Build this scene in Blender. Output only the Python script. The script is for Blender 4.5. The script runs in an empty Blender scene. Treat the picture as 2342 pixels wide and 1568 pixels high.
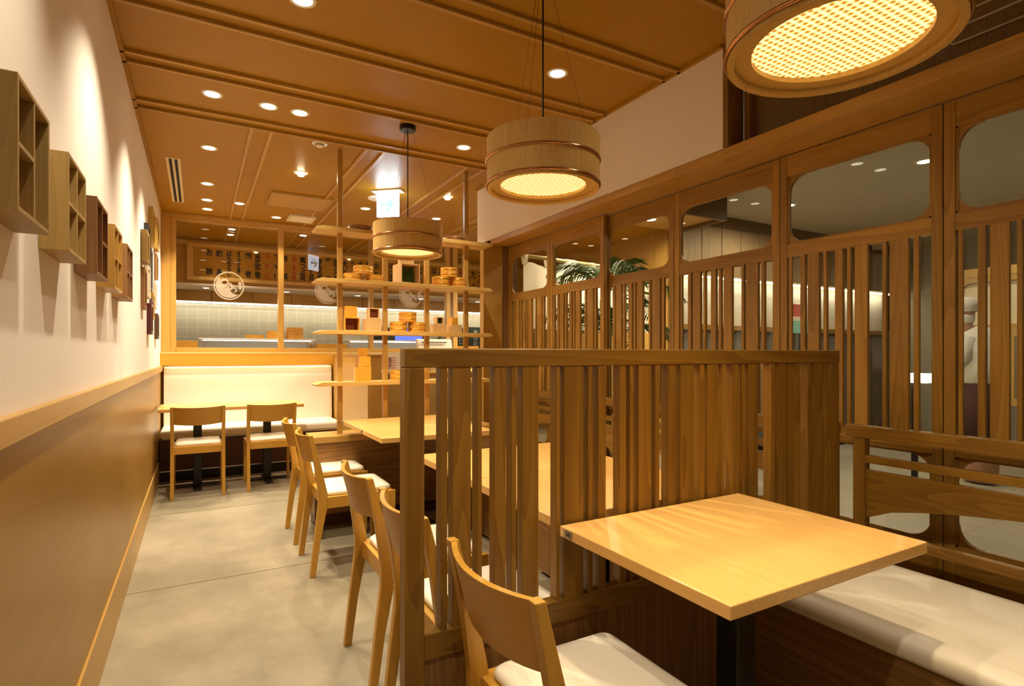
import bpy, math, random
from mathutils import Vector, Matrix
random.seed(7)
SC = bpy.context.scene
COL = SC.collection
PI = math.pi
def R(d): return math.radians(d)

# ------------------------------------------------------------------ camera
YAW = math.atan(719/1275.0)
cam_d = bpy.data.cameras.new('camera'); cam_d.sensor_width = 36.0; cam_d.lens = 36.0*1275/2342
cam_d.shift_y = 25.0/2342; cam_d.clip_start = .05; cam_d.clip_end = 60
cam = bpy.data.objects.new('camera', cam_d); COL.objects.link(cam)
cam.location = (0, 0, 1.22); cam.rotation_euler = (PI/2, 0, -YAW)
SC.camera = cam
# ------------------------------------------------------------------ world, exposure
w = bpy.data.worlds.new('world'); SC.world = w; w.use_nodes = True
w.node_tree.nodes['Background'].inputs[0].default_value = (1, .80, .58, 1)
w.node_tree.nodes['Background'].inputs[1].default_value = .012
SC.view_settings.view_transform = 'Standard'; SC.view_settings.look = 'None'
SC.view_settings.gamma = 1.0; SC.view_settings.use_curve_mapping = False
SC.view_settings.exposure = 0.0
try:
    SC.cycles.use_denoising = True
    SC.cycles.use_adaptive_sampling = True; SC.cycles.adaptive_threshold = .02; SC.cycles.max_bounces = 8; SC.cycles.diffuse_bounces = 4; SC.cycles.transparent_max_bounces = 16
    SC.cycles.sample_clamp_indirect = 6.0
    SC.cycles.caustics_reflective = False; SC.cycles.caustics_refractive = False
except Exception: pass
WARM = (1.0, .865, .65); NEUT = (1.0, .88, .68)
P_DOWN = 36.0; P_DIFF = 1.0; P_PEND = 44.0

# ------------------------------------------------------------------ materials
MATS = {}
def new_mat(name):
    m = bpy.data.materials.new(name); m.use_nodes = True
    nt = m.node_tree; b = nt.nodes['Principled BSDF']
    return m, nt, b
def plain(name, col, rough=.5, metal=0.0, spec=.5, bump=0, bscale=60, var=0.0, vscale=3):
    if name in MATS: return MATS[name]
    m, nt, b = new_mat(name)
    b.inputs['Base Color'].default_value = (*col, 1); b.inputs['Roughness'].default_value = rough
    b.inputs['Metallic'].default_value = metal; b.inputs['Specular IOR Level'].default_value = spec
    tc = nt.nodes.new('ShaderNodeTexCoord')
    if var:
        n = nt.nodes.new('ShaderNodeTexNoise'); n.inputs['Scale'].default_value = vscale; n.inputs['Detail'].default_value = 4
        nt.links.new(tc.outputs['Object'], n.inputs['Vector'])
        mx = nt.nodes.new('ShaderNodeMix'); mx.data_type = 'RGBA'
        mx.inputs['A'].default_value = (*[c*(1-var) for c in col], 1); mx.inputs['B'].default_value = (*[min(1, c*(1+var)) for c in col], 1)
        nt.links.new(n.outputs['Fac'], mx.inputs['Factor']); nt.links.new(mx.outputs['Result'], b.inputs['Base Color'])
    if bump:
        n2 = nt.nodes.new('ShaderNodeTexNoise'); n2.inputs['Scale'].default_value = bscale
        nt.links.new(tc.outputs['Object'], n2.inputs['Vector'])
        bp = nt.nodes.new('ShaderNodeBump'); bp.inputs['Strength'].default_value = bump; bp.inputs['Distance'].default_value = .002
        nt.links.new(n2.outputs['Fac'], bp.inputs['Height']); nt.links.new(bp.outputs['Normal'], b.inputs['Normal'])
    MATS[name] = m; return m
def emit(name, col, s):
    if name in MATS: return MATS[name]
    m, nt, b = new_mat(name)
    b.inputs['Base Color'].default_value = (0, 0, 0, 1)
    b.inputs['Emission Color'].default_value = (*col, 1); b.inputs['Emission Strength'].default_value = s
    MATS[name] = m; return m
# wood: (light colour, dark grain colour, roughness, grain size, grain contrast)
WOODS = {
 'ash':    ((.275,.142,.016), (.155,.068,.006), .42, 1.0, .9),
 'beech':  ((.50,.265,.038), (.42,.21,.028), .38, 1.3, .5),
 'table':  ((.70,.42,.14), (.60,.33,.09), .26, 1.1, .55),
 'maple':  ((.48,.275,.065), (.40,.22,.047), .34, .55, .6),
 'ceil':   ((.355,.18,.010), (.29,.135,.007), .40, 2.0, .6),
 'beam':   ((.58,.32,.06), (.38,.19,.03), .42, .9, .9),  # paler than the ash: bounce light on the header put into the colour
 'door':   ((.41,.222,.036), (.24,.115,.013), .42, 1.0, .9),
 'board':  ((.42,.22,.015), (.34,.165,.01), .5, 1.2, .6),
 'wains':  ((.34,.19,.038), (.275,.14,.026), .34, .55, .6),
 'cypress':((.60,.39,.12), (.50,.30,.08), .42, 1.5, .7),
 'gold':   ((.74,.38,.05), (.60,.28,.03), .30, 1.5, .6),
 'masu':   ((.72,.48,.22), (.62,.38,.15), .5, 1.5, .6),
 'dark':   ((.14,.075,.03), (.08,.04,.015), .45, 1.0, .8),
 'olive':  ((.42,.28,.085), (.33,.20,.055), .5, 1.5, .8),
 'brown':  ((.30,.15,.05), (.20,.09,.03), .5, 1.2, .8),
 'knotty': ((.58,.43,.24), (.45,.31,.16), .55, .7, .9),
 'bench':  ((.30,.155,.045), (.17,.078,.02), .42, .8, 1.0),
 'redwood':((.10,.035,.018), (.06,.02,.01), .45, 1.0, .8),
}
def wood(kind, axis='x'):
    key = 'wood_%s_%s' % (kind, axis)
    if key in MATS: return MATS[key]
    c1, c2, rough, gs, con = WOODS[kind]
    m, nt, b = new_mat(key)
    N = nt.nodes.new; L = nt.links.new
    tc = N('ShaderNodeTexCoord'); oi = N('ShaderNodeObjectInfo')
    geo = N('ShaderNodeNewGeometry')
    off = N('ShaderNodeVectorMath'); off.operation = 'SCALE'; off.inputs[3].default_value = 37.0
    cmb = N('ShaderNodeCombineXYZ'); L(oi.outputs['Random'], cmb.inputs[0]); L(oi.outputs['Random'], cmb.inputs[1]); L(oi.outputs['Random'], cmb.inputs[2])
    L(cmb.outputs[0], off.inputs[0])
    add = N('ShaderNodeVectorMath'); add.operation = 'ADD'; L(tc.outputs['Object'], add.inputs[0]); L(off.outputs[0], add.inputs[1])
    mp = N('ShaderNodeMapping')
    s = [14*gs]*3; s['xyz'.index(axis)] = .9*gs
    mp.inputs['Scale'].default_value = s
    L(add.outputs[0], mp.inputs['Vector'])
    n1 = N('ShaderNodeTexNoise'); n1.inputs['Scale'].default_value = .45; n1.inputs['Detail'].default_value = 2
    L(mp.outputs[0], n1.inputs['Vector'])
    mul = N('ShaderNodeMath'); mul.operation = 'MULTIPLY'; mul.inputs[1].default_value = 17.0; L(n1.outputs['Fac'], mul.inputs[0])
    sn = N('ShaderNodeMath'); sn.operation = 'FRACT'; L(mul.outputs[0], sn.inputs[0])
    mp2 = N('ShaderNodeMapping'); s2 = [240*gs]*3; s2['xyz'.index(axis)] = 5*gs
    mp2.inputs['Scale'].default_value = s2; L(add.outputs[0], mp2.inputs['Vector'])
    n2 = N('ShaderNodeTexNoise'); n2.inputs['Scale'].default_value = 1.0; n2.inputs['Detail'].default_value = 3
    L(mp2.outputs[0], n2.inputs['Vector'])
    r1 = N('ShaderNodeValToRGB'); r1.color_ramp.elements[0].position = .0; r1.color_ramp.elements[0].color = (0,0,0,1)
    r1.color_ramp.elements[1].position = .75; r1.color_ramp.elements[1].color = (.75*con,)*3+(1,)
    e = r1.color_ramp.elements.new(.97); e.color = (con,)*3+(1,)
    e = r1.color_ramp.elements.new(1.0); e.color = (.1*con,)*3+(1,)
    L(sn.outputs[0], r1.inputs['Fac'])
    m1 = N('ShaderNodeMath'); m1.operation = 'MULTIPLY_ADD'; m1.inputs[1].default_value = .55; L(n2.outputs['Fac'], m1.inputs[0])
    sc_ = N('ShaderNodeMath'); sc_.operation = 'MULTIPLY'; sc_.inputs[1].default_value = .62; L(r1.outputs['Color'], sc_.inputs[0])
    L(sc_.outputs[0], m1.inputs[2])
    mx = N('ShaderNodeMix'); mx.data_type = 'RGBA'; mx.inputs['A'].default_value = (*c1, 1); mx.inputs['B'].default_value = (*c2, 1)
    L(m1.outputs[0], mx.inputs['Factor'])
    hs = N('ShaderNodeHueSaturation'); L(mx.outputs['Result'], hs.inputs['Color'])
    mr = N('ShaderNodeMapRange'); mr.inputs['To Min'].default_value = .86; mr.inputs['To Max'].default_value = 1.12; L(oi.outputs['Random'], mr.inputs['Value'])
    L(mr.outputs[0], hs.inputs['Value'])
    L(hs.outputs[0], b.inputs['Base Color'])
    b.inputs['Roughness'].default_value = rough; b.inputs['Specular IOR Level'].default_value = .25 if kind in ('ceil', 'wains') else .4
    bp = N('ShaderNodeBump'); bp.inputs['Strength'].default_value = .12; bp.inputs['Distance'].default_value = .001
    L(n2.outputs['Fac'], bp.inputs['Height']); L(bp.outputs[0], b.inputs['Normal'])
    MATS[key] = m; return m
def glass(name, tint=(1,1,1), ior=1.45):
    if name in MATS: return MATS[name]
    m, nt, b = new_mat(name); nt.nodes.remove(b)
    N = nt.nodes.new; L = nt.links.new
    out = [n for n in nt.nodes if n.type == 'OUTPUT_MATERIAL'][0]
    t = N('ShaderNodeBsdfTransparent'); t.inputs[0].default_value = (*tint, 1)
    g = N('ShaderNodeBsdfGlossy'); g.inputs['Roughness'].default_value = 0.0
    f = N('ShaderNodeFresnel'); f.inputs['IOR'].default_value = ior
    ge = N('ShaderNodeNewGeometry'); iv = N('ShaderNodeMath'); iv.operation = 'SUBTRACT'; iv.inputs[0].default_value = 1.0; L(ge.outputs['Backfacing'], iv.inputs[1])
    fm = N('ShaderNodeMath'); fm.operation = 'MULTIPLY'; L(f.outputs[0], fm.inputs[0]); L(iv.outputs[0], fm.inputs[1])   # reflect once, on the outer face
    mx = N('ShaderNodeMixShader'); L(fm.outputs[0], mx.inputs[0]); L(t.outputs[0], mx.inputs[1]); L(g.outputs[0], mx.inputs[2])
    L(mx.outputs[0], out.inputs['Surface']); MATS[name] = m; return m
def frost(name, col, a):
    if name in MATS: return MATS[name]
    m, nt, b = new_mat(name); nt.nodes.remove(b); N = nt.nodes.new; L = nt.links.new
    out = [n for n in nt.nodes if n.type == 'OUTPUT_MATERIAL'][0]
    t = N('ShaderNodeBsdfTransparent'); d = N('ShaderNodeBsdfDiffuse'); d.inputs[0].default_value = (*col, 1)
    tr = N('ShaderNodeBsdfTranslucent'); tr.inputs[0].default_value = (*col, 1)
    a1 = N('ShaderNodeMixShader'); a1.inputs[0].default_value = .5; L(d.outputs[0], a1.inputs[1]); L(tr.outputs[0], a1.inputs[2])
    mx = N('ShaderNodeMixShader'); mx.inputs[0].default_value = a; L(t.outputs[0], mx.inputs[1]); L(a1.outputs[0], mx.inputs[2])
    L(mx.outputs[0], out.inputs['Surface']); MATS[name] = m; return m

PLASTER = plain('plaster', (.80,.735,.66), .8, bump=.15, bscale=220)
LEATHER = plain('cream_leather', (.80,.73,.59), .42, bump=.08, bscale=400)
BLACK = plain('black_metal', (.012,.011,.010), .35, .3)
STEEL = plain('brushed_steel', (.62,.60,.56), .28, 1.0)
COPPER = plain('copper', (.50,.25,.11), .2, 1.0)
INK = plain('ink_black', (.018,.013,.01), .7); REDINK = plain('ink_red', (.42,.03,.02), .7)
WHITE = plain('white_enamel', (.80,.77,.70), .4)
CREAMP = plain('cream_panel', (.72,.60,.44), .4)
GREYC = plain('grey_ceiling', (.50,.47,.40), .85)
WARMC = plain('amber_ceiling', (.55,.33,.10), .6)
LENS = emit('lamp_lens', (1.0,.86,.62), 14)
GLASS = glass('clear_glass'); GLASSD = glass('door_glass', (.86,.85,.80), 1.5)
def concrete():
    m, nt, b = new_mat('concrete'); N = nt.nodes.new; L = nt.links.new
    tc = N('ShaderNodeTexCoord')
    n = N('ShaderNodeTexNoise'); n.inputs['Scale'].default_value = 1.6; n.inputs['Detail'].default_value = 8; n.inputs['Roughness'].default_value = .62
    L(tc.outputs['Object'], n.inputs['Vector'])
    n2 = N('ShaderNodeTexNoise'); n2.inputs['Scale'].default_value = 30; n2.inputs['Detail'].default_value = 5; L(tc.outputs['Object'], n2.inputs['Vector'])
    r = N('ShaderNodeValToRGB'); r.color_ramp.elements[0].position = .3; r.color_ramp.elements[0].color = (.185,.155,.10,1)
    r.color_ramp.elements[1].position = .72; r.color_ramp.elements[1].color = (.33,.28,.19,1)
    ad = N('ShaderNodeMath'); ad.operation = 'MULTIPLY_ADD'; ad.inputs[1].default_value = .18; L(n2.outputs['Fac'], ad.inputs[0]); L(n.outputs['Fac'], ad.inputs[2])
    sb = N('ShaderNodeMath'); sb.operation = 'SUBTRACT'; sb.inputs[1].default_value = .09; L(ad.outputs[0], sb.inputs[0])
    L(sb.outputs[0], r.inputs['Fac']); L(r.outputs[0], b.inputs['Base Color'])
    rr = N('ShaderNodeMapRange'); rr.inputs['To Min'].default_value = .28; rr.inputs['To Max'].default_value = .5; L(n.outputs['Fac'], rr.inputs['Value'])
    L(rr.outputs[0], b.inputs['Roughness'])
    b.inputs['Specular IOR Level'].default_value = .35
    bp = N('ShaderNodeBump'); bp.inputs['Strength'].default_value = .06; bp.inputs['Distance'].default_value = .003; L(n2.outputs['Fac'], bp.inputs['Height']); L(bp.outputs[0], b.inputs['Normal'])
    MATS['concrete'] = m; return m
CONCRETE = concrete()
def grid_mat(name, base, line, size, width, rough, axes=(0, 2)):
    m, nt, b = new_mat(name); N = nt.nodes.new; L = nt.links.new
    tc = N('ShaderNodeTexCoord'); sp = N('ShaderNodeSeparateXYZ'); L(tc.outputs['Object'], sp.inputs[0])
    fs = []
    for a in axes:
        d = N('ShaderNodeMath'); d.operation = 'DIVIDE'; d.inputs[1].default_value = size; L(sp.outputs[a], d.inputs[0])
        f = N('ShaderNodeMath'); f.operation = 'FRACT'; L(d.outputs[0], f.inputs[0])
        l = N('ShaderNodeMath'); l.operation = 'LESS_THAN'; l.inputs[1].default_value = width/size; L(f.outputs[0], l.inputs[0]); fs.append(l)
    mxx = N('ShaderNodeMath'); mxx.operation = 'MAXIMUM'; L(fs[0].outputs[0], mxx.inputs[0]); L(fs[-1].outputs[0], mxx.inputs[1])
    n = N('ShaderNodeTexNoise'); n.inputs['Scale'].default_value = 9; L(tc.outputs['Object'], n.inputs['Vector'])
    c0 = N('ShaderNodeMix'); c0.data_type = 'RGBA'; c0.inputs['A'].default_value = (*[c*.9 for c in base], 1); c0.inputs['B'].default_value = (*[min(1, c*1.08) for c in base], 1)
    L(n.outputs['Fac'], c0.inputs['Factor'])
    mx = N('ShaderNodeMix'); mx.data_type = 'RGBA'; L(c0.outputs['Result'], mx.inputs['A']); mx.inputs['B'].default_value = (*line, 1); L(mxx.outputs[0], mx.inputs['Factor'])
    L(mx.outputs['Result'], b.inputs['Base Color']); b.inputs['Roughness'].default_value = rough
    bp = N('ShaderNodeBump'); bp.invert = True; bp.inputs['Strength'].default_value = .4; bp.inputs['Distance'].default_value = .002; L(mxx.outputs[0], bp.inputs['Height']); L(bp.outputs[0], b.inputs['Normal'])
    MATS[name] = m; return m
TILE = grid_mat('kitchen_tile', (.44,.43,.35), (.66,.64,.54), .1328, .004, .18)
OUTTILE = grid_mat('outside_floor_tile', (.36,.32,.24), (.18,.15,.11), .60, .005, .35, (0, 1))
WIRED = grid_mat('wired_panel', (.15,.09,.035), (.03,.02,.01), .05, .0012, .12, (1, 2))

# ------------------------------------------------------------------ mesh helpers
class MB:
    def __init__(s): s.v = []; s.f = []; s.sm = []
    def face(s, idx, sm=False): s.f.append(idx); s.sm.append(sm)
    def box(s, x0, x1, y0, y1, z0, z1):
        b = len(s.v)
        s.v += [(x0,y0,z0),(x1,y0,z0),(x1,y1,z0),(x0,y1,z0),(x0,y0,z1),(x1,y0,z1),(x1,y1,z1),(x0,y1,z1)]
        for q in ((3,2,1,0),(4,5,6,7),(0,1,5,4),(1,2,6,5),(2,3,7,6),(3,0,4,7)): s.face([b+i for i in q])
        return s
    def loft(s, rings, sm=False, caps=True, closed=True):
        b = len(s.v); n = len(rings[0])
        for r in rings: s.v += [tuple(p) for p in r]
        for k in range(len(rings)-1):
            for i in range(n if closed else n-1):
                j = (i+1) % n
                s.face([b+k*n+i, b+k*n+j, b+(k+1)*n+j, b+(k+1)*n+i], sm)
        if caps:
            s.face([b+i for i in range(n)][::-1]); s.face([b+(len(rings)-1)*n+i for i in range(n)])
        return s
    def bars(s, path, wx, wy):
        """rectangular bar along a path in x/z; per point half sizes wx[i] (x) and wy[i] (y)"""
        rings = []
        for (x, y, z), a, c in zip(path, wx, wy):
            rings.append([(x-a, y-c, z), (x+a, y-c, z), (x+a, y+c, z), (x-a, y+c, z)])
        return s.loft(rings)
    def tube(s, pts, r, n=8):
        rings = []
        pts = [Vector(p) for p in pts]
        for i, p in enumerate(pts):
            t = (pts[min(i+1, len(pts)-1)] - pts[max(i-1, 0)]).normalized()
            u = t.cross(Vector((0, 0, 1)));
            if u.length < 1e-3: u = Vector((1, 0, 0))
            u.normalize(); q = t.cross(u)
            rr = r[i] if isinstance(r, (list, tuple)) else r
            rings.append([tuple(p + u*rr*math.cos(2*PI*k/n) + q*rr*math.sin(2*PI*k/n)) for k in range(n)])
        return s.loft(rings, True)
    def lathe(s, prof, c=(0,0,0), n=32, sm=True, caps=False):
        rings = [[(c[0]+r*math.cos(2*PI*k/n), c[1]+r*math.sin(2*PI*k/n), c[2]+z) for k in range(n)] for r, z in prof]
        return s.loft(rings, sm, caps)
    def disc(s, c, r, n=32, z=0, up=False):
        b = len(s.v); s.v += [(c[0]+r*math.cos(2*PI*k/n), c[1]+r*math.sin(2*PI*k/n), c[2]) for k in range(n)]
        q = [b+k for k in range(n)]; s.face(q if up else q[::-1]); return s
    def prism(s, poly, axis, a0, a1, sm=False):
        """extrude 2-D polygon; axis 'x' -> poly (y,z), 'y' -> (x,z), 'z' -> (x,y)"""
        def P(p, a): return {'x': (a, p[0], p[1]), 'y': (p[0], a, p[1]), 'z': (p[0], p[1], a)}[axis]
        return s.loft([[P(p, a0) for p in poly], [P(p, a1) for p in poly]], sm)
    def build(s, name, mat, parent=None, bevel=0, seg=2):
        me = bpy.data.meshes.new(name)
        off = Vector((0, 0, 0))
        if parent is not None:
            q = parent
            while q is not None: off += q.location; q = q.parent
        me.from_pydata([tuple(Vector(v)-off) for v in s.v], [], s.f)
        me.polygons.foreach_set('use_smooth', s.sm)
        me.materials.append(mat); me.validate(); me.update()
        bm_fix(me)
        o = bpy.data.objects.new(name, me); COL.objects.link(o)
        if parent is not None: o.parent = parent
        if bevel:
            md = o.modifiers.new('bevel', 'BEVEL'); md.width = bevel; md.segments = seg; md.limit_method = 'ANGLE'; md.angle_limit = R(40)
            md.harden_normals = False
        return o
import bmesh
def bm_fix(me):
    bm = bmesh.new(); bm.from_mesh(me); bmesh.ops.recalc_face_normals(bm, faces=bm.faces); bm.to_mesh(me); bm.free()
def B(x0, x1, y0, y1, z0, z1): return MB().box(x0, x1, y0, y1, z0, z1)
def tag(o, label=None, cat=None, group=None, kind=None):
    if label: o['label'] = label
    if cat: o['category'] = cat
    if group: o['group'] = group
    if kind: o['kind'] = kind
    return o
def thing(name, label, cat, loc=(0,0,0), rz=0, group=None):
    o = bpy.data.objects.new(name, None); COL.objects.link(o); o.location = loc; o.rotation_euler = (0,0,rz)
    o.empty_display_size = .05
    return tag(o, label, cat, group)
def struct(o, label=None): return tag(o, label, kind='structure')
def dup(root, loc, rz=0, label=None, group=None, parent=None):
    c = root.copy(); COL.objects.link(c); c.parent = parent
    if parent is None: c.location = loc; c.rotation_euler = (0,0,rz)
    if label: c['label'] = label
    if group: c['group'] = group
    for ch in list(root.children): dup(ch, None, 0, None, None, c)
    return c
def text(name, s, size, mat, loc, rot, parent=None, off=0.0, align='CENTER', line=1.0, ext=.0006, sx=1.0):
    c = bpy.data.curves.new(name, 'FONT'); c.body = s; c.size = size; c.align_x = align; c.align_y = 'CENTER'; c.offset = off; c.space_line = line; c.extrude = ext
    c.resolution_u = 3
    t = bpy.data.objects.new(name, c); COL.objects.link(t); bpy.context.view_layer.update()
    me = bpy.data.meshes.new_from_object(t.evaluated_get(bpy.context.evaluated_depsgraph_get()))
    bpy.data.objects.remove(t); bpy.data.curves.remove(c)
    me.materials.clear(); me.materials.append(mat)
    M = Matrix.Translation(Vector(loc)) @ rot.to_4x4() @ Matrix.Diagonal((sx, 1, 1, 1))
    off_ = Vector((0,0,0)); q = parent
    while q is not None: off_ += q.location; q = q.parent
    me.transform(Matrix.Translation(-off_) @ M)
    o = bpy.data.objects.new(name, me); COL.objects.link(o)
    if parent is not None: o.parent = parent
    return o
FACE_NY = Matrix(((1,0,0),(0,0,-1),(0,1,0)))        # reads from -Y
FACE_NX = Matrix(((0,0,-1),(-1,0,0),(0,1,0)))       # reads from -X

ZC = 2.70; XL = -.33; XR = 2.195; YB = 6.83; YK = 8.156

# ================================================================== SETTING
fl = MB()
fl.box(XL-.2, 2.43, -1.6, 9.2, -.1, 0); fl.box(2.43, 5.2, 4.36, 9.2, -.1, 0)
struct(fl.build('floor', CONCRETE), 'grey trowelled concrete floor with thin straight joints')
fj = MB()
for y in (.55, 1.98, 3.42, 4.98, 6.4): fj.box(XL, 2.40, y-.003, y+.003, 0.0, .0008)
fj.box(1.20, 1.206, -1.5, 4.0, 0, .0008)
struct(fj.build('trim_1', plain('joint_dark', (.10,.08,.05), .8)), 'dark sawn joints in the concrete floor')
struct(B(2.43, 10.0, -3.2, 4.36, -.1, -.002).build('floor_outside', OUTTILE), 'beige tiled corridor floor beyond the glass doors')
struct(B(XL-.15, XL, -1.6, 9.2, 0, 2.75).build('wall_left', PLASTER), 'cream plastered left wall washed by downlights')
struct(B(XL, XL+.006, -1.6, 6.72, .20, 1.045).build('wall_left_wainscot', wood('wains', 'y')), 'pale maple veneer wainscot along the left wall')
# skewed grain panels on the wainscot are pattern of the veneer
struct(B(XL, XL+.022, -1.6, 6.72, 1.045, 1.10).build('trim_2', wood('maple', 'y'), bevel=.003), 'pale wooden dado rail along the left wall')
struct(B(XL, XL+.014, -1.6, 6.18, 0, .20).build('baseboard_left', wood('maple', 'y'), bevel=.002))
cl_ = MB(); cl_.box(XL-.15, 2.49, -1.6, 9.2, ZC, ZC+.08); cl_.box(2.49, 5.0, 4.91, 9.2, ZC, ZC+.08)
struct(cl_.build('ceiling', wood('ceil', 'x')), 'amber oak veneer ceiling')
nb = 10
for i, y in enumerate((-.69, -.58, -.10, .01, .36, .47, .94, 1.05, 1.52, 1.63, 2.106, 2.213, 2.705, 2.814, 3.278, 3.387, 3.865, 3.985)):
    struct(B(XL, XR, y-.011, y+.011, ZC-.017, ZC).build('trim_%d' % (nb+i), wood('maple', 'x'), bevel=.002))
nb = 30
for i, x in enumerate((.307, .427, 1.06, 1.19, 1.86, 1.99, 2.66, 2.79, 3.46, 3.59)):
    struct(B(x-.012, x+.012, 3.985, YK, ZC-.014, ZC).build('trim_%d' % (nb+i), wood('maple', 'y'), bevel=.002))
struct(B(XL, XL+.02, -1.6, YB, ZC-.017, ZC).build('trim_3', wood('ceil', 'y')))
struct(B(XR-.02, XR, 1.83, 4.526, ZC-.017, ZC).build('trim_4', wood('ceil', 'y')))
# right bulkhead wall and its header beam
struct(B(XR, 2.50, 1.83, 4.526, 2.204, ZC).build('wall_right', PLASTER), 'cream plaster bulkhead above the sliding doors')
hb = MB(); hb.box(2.195, 2.50, -1.6, 4.268, 2.156, 2.204)
struct(hb.build('trim_5', wood('beam', 'y'), bevel=.003), 'long ash header beam above the sliding doors')
struct(B(2.128, 2.311, 4.268, 4.34, 0, 2.156).build('trim_6', wood('maple', 'z'), bevel=.003), 'pale corner post ending the door wall')
struct(B(2.318, 2.47, 4.285, 4.34, 0, 2.156).build('trim_7', wood('brown', 'z'), bevel=.003))
struct(B(2.20, 2.50, 4.34, 4.44, 2.10, 2.204).build('trim_8', wood('ash', 'x')))
# niche above the header, near the camera: jamb, inner frame, wired panel with thin rounded outlines
nw = bpy.data.objects.new('window_1', None); COL.objects.link(nw); nw.location = (2.2, .3, 2.204); struct(nw, 'dark wired panel in the recess above the header beam')
MB().box(2.19, 2.30, 1.80, 1.83, 2.204, ZC).build('jamb', wood('ash', 'z'), nw, .002)
MB().box(2.275, 2.315, 1.745, 1.775, 2.204, ZC).build('jamb', wood('ash', 'z'), nw, .002)
B(2.315, 2.34, -1.6, 1.80, 2.204, ZC).build('wired_panel', WIRED, nw)
def rounded(y0, y1, z0, z1, r, n=6):
    pts = []
    for cy, cz, a0 in ((y1-r, z1-r, 0), (y0+r, z1-r, 90), (y0+r, z0+r, 180), (y1-r, z0+r, 270)):
        for k in range(n+1):
            a = R(a0+90*k/n); pts.append((cy+r*math.cos(a), cz+r*math.sin(a)))
    return pts
def ring_prism(mb, outer, inner, x0, x1):
    n = len(outer)
    mb.loft([[(x0, *p) for p in outer], [(x1, *p) for p in outer], [(x1, *p) for p in inner], [(x0, *p) for p in inner], [(x0, *p) for p in outer]], caps=False)
    return mb
for (y0, y1, z0, z1) in ((.86, 1.13, 2.44, 2.50), (.48, .96, 2.30, 2.36), (.42, 1.02, 2.40, 2.46)):
    mb = ring_prism(MB(), rounded(y0, y1, z0, z1, .028), rounded(y0+.006, y1-.006, z0+.006, z1-.006, .024), 2.306, 2.315)
    mb.build('rounded_outline', plain('rounded_outline', (.45,.38,.25), .5), nw)
# joists seen above the wall end and right part of the dining room shell behind the camera
struct(B(XL-.15, 2.5, -1.7, -1.6, 0, ZC).build('wall_back_near', PLASTER))

# ------------------------------------------------------------------ back window wall
fx = [(-.33, -.197), (.795, .855), (1.835, 1.883), (2.848, 2.999)]
wf = bpy.data.objects.new('window_2', None); COL.objects.link(wf); wf.location = (0, YB, 1.225); struct(wf, 'interior glazed screen in a pale oak frame above the back banquette')
f = MB(); f.box(-.329, -.25, YB-.05, YB+.08, 1.225, ZC-.001); f.box(-.25, -.197, YB-.02, YB+.05, 1.225, ZC)
f.box(2.848, 2.90, YB-.03, YB+.05, 0, ZC); f.box(2.935, 2.999, YB-.05, YB+.08, 0, ZC)
f.build('frame', wood('maple', 'z'), wf, .003)
for x0, x1 in fx[1:3]:
    B(x0, x1, YB-.035, YB+.05, 1.225, 2.66).build('mullion', wood('maple', 'z'), wf, .003)
h = MB(); h.box(-.25, 2.935, YB-.048, YB+.07, 2.655, ZC-.001); h.box(-.25, 2.9, YB-.025, YB+.05, 2.625, 2.655)
h.build('head_rail', wood('maple', 'x'), wf, .003)
h = MB(); h.box(-.197, 2.9, YB-.03, YB+.05, 1.238, 1.287); h.build('bottom_rail', wood('maple', 'x'), wf, .003)
h = MB(); h.box(-.33, 2.9, YB-.22, YB+.07, 1.215, 1.238); h.build('sill', wood('cypress', 'x'), wf, .004)
LOGO = frost('frosted_film', (.78,.66,.50), .62)
for a, b_ in ((-.197, .795), (.855, 1.835), (1.883, 2.848)):
    pane = B(a, b_, YB, YB+.006, 1.287, 2.655).build('pane', GLASS, wf)
    cx = (a+b_)/2; cz = 1.965
    g = MB(); y = YB-.0015
    def P2(px, pz): return (cx+px*.15, y, cz+pz*.155)
    n = 48
    def arcband(r0, r1, a0, a1, k=40):
        pts = []
        b0 = len(g.v)
        for i in range(k+1):
            a = R(a0+(a1-a0)*i/k)
            ri = r0(a) if callable(r0) else r0
            g.v.append(P2(ri*math.cos(a), ri*math.sin(a))); g.v.append(P2(r1*math.cos(a), r1*math.sin(a)))
        for i in range(k): g.face([b0+2*i, b0+2*i+1, b0+2*i+3, b0+2*i+2])
    arcband(.91, 1.0, 0, 360)
    # crescent body of the wave, thick at lower left
    def inner(a): return .86-max(0, math.cos(a-R(225)))**1.1*1.02
    arcband(inner, .86, 20, 400, 60)
    def curl(px, pz, r, a0, a1, t0, t1, k=18):
        b0 = len(g.v)
        for i in range(k+1):
            u = i/k; a = R(a0+(a1-a0)*u); t = t0*(1-u)+t1*u; rr = r*(1-.45*u)
            g.v.append(P2(px+(rr-t/2)*math.cos(a), pz+(rr-t/2)*math.sin(a))); g.v.append(P2(px+(rr+t/2)*math.cos(a), pz+(rr+t/2)*math.sin(a)))
        for i in range(k): g.face([b0+2*i, b0+2*i+1, b0+2*i+3, b0+2*i+2])
    curl(-.25, .22, .24, 175, -130, .16, .05); curl(.03, -.05, .24, 175, -120, .16, .05); curl(.32, -.32, .22, 175, -100, .13, .05)
    for px, pz, r in ((.72, .18, .13), (.72, -.12, .10)):
        b0 = len(g.v); g.v += [P2(px+r*math.cos(2*PI*k/16), pz+r*math.sin(2*PI*k/16)) for k in range(16)]; g.face([b0+k for k in range(16)])
    g.build('wave_emblem', LOGO, pane)
wb = MB(); wb.box(-.33, 1.37, YB-.095, YB+.07, 0, 1.215)
struct(wb.build('wall_back', wood('maple', 'x')), 'low wooden wall under the back window')
struct(B(XL, 1.37, YB-.218, YB-.203, 1.105, 1.215).build('trim_9', wood('gold', 'x')), 'golden fascia board under the back window sill')
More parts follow.
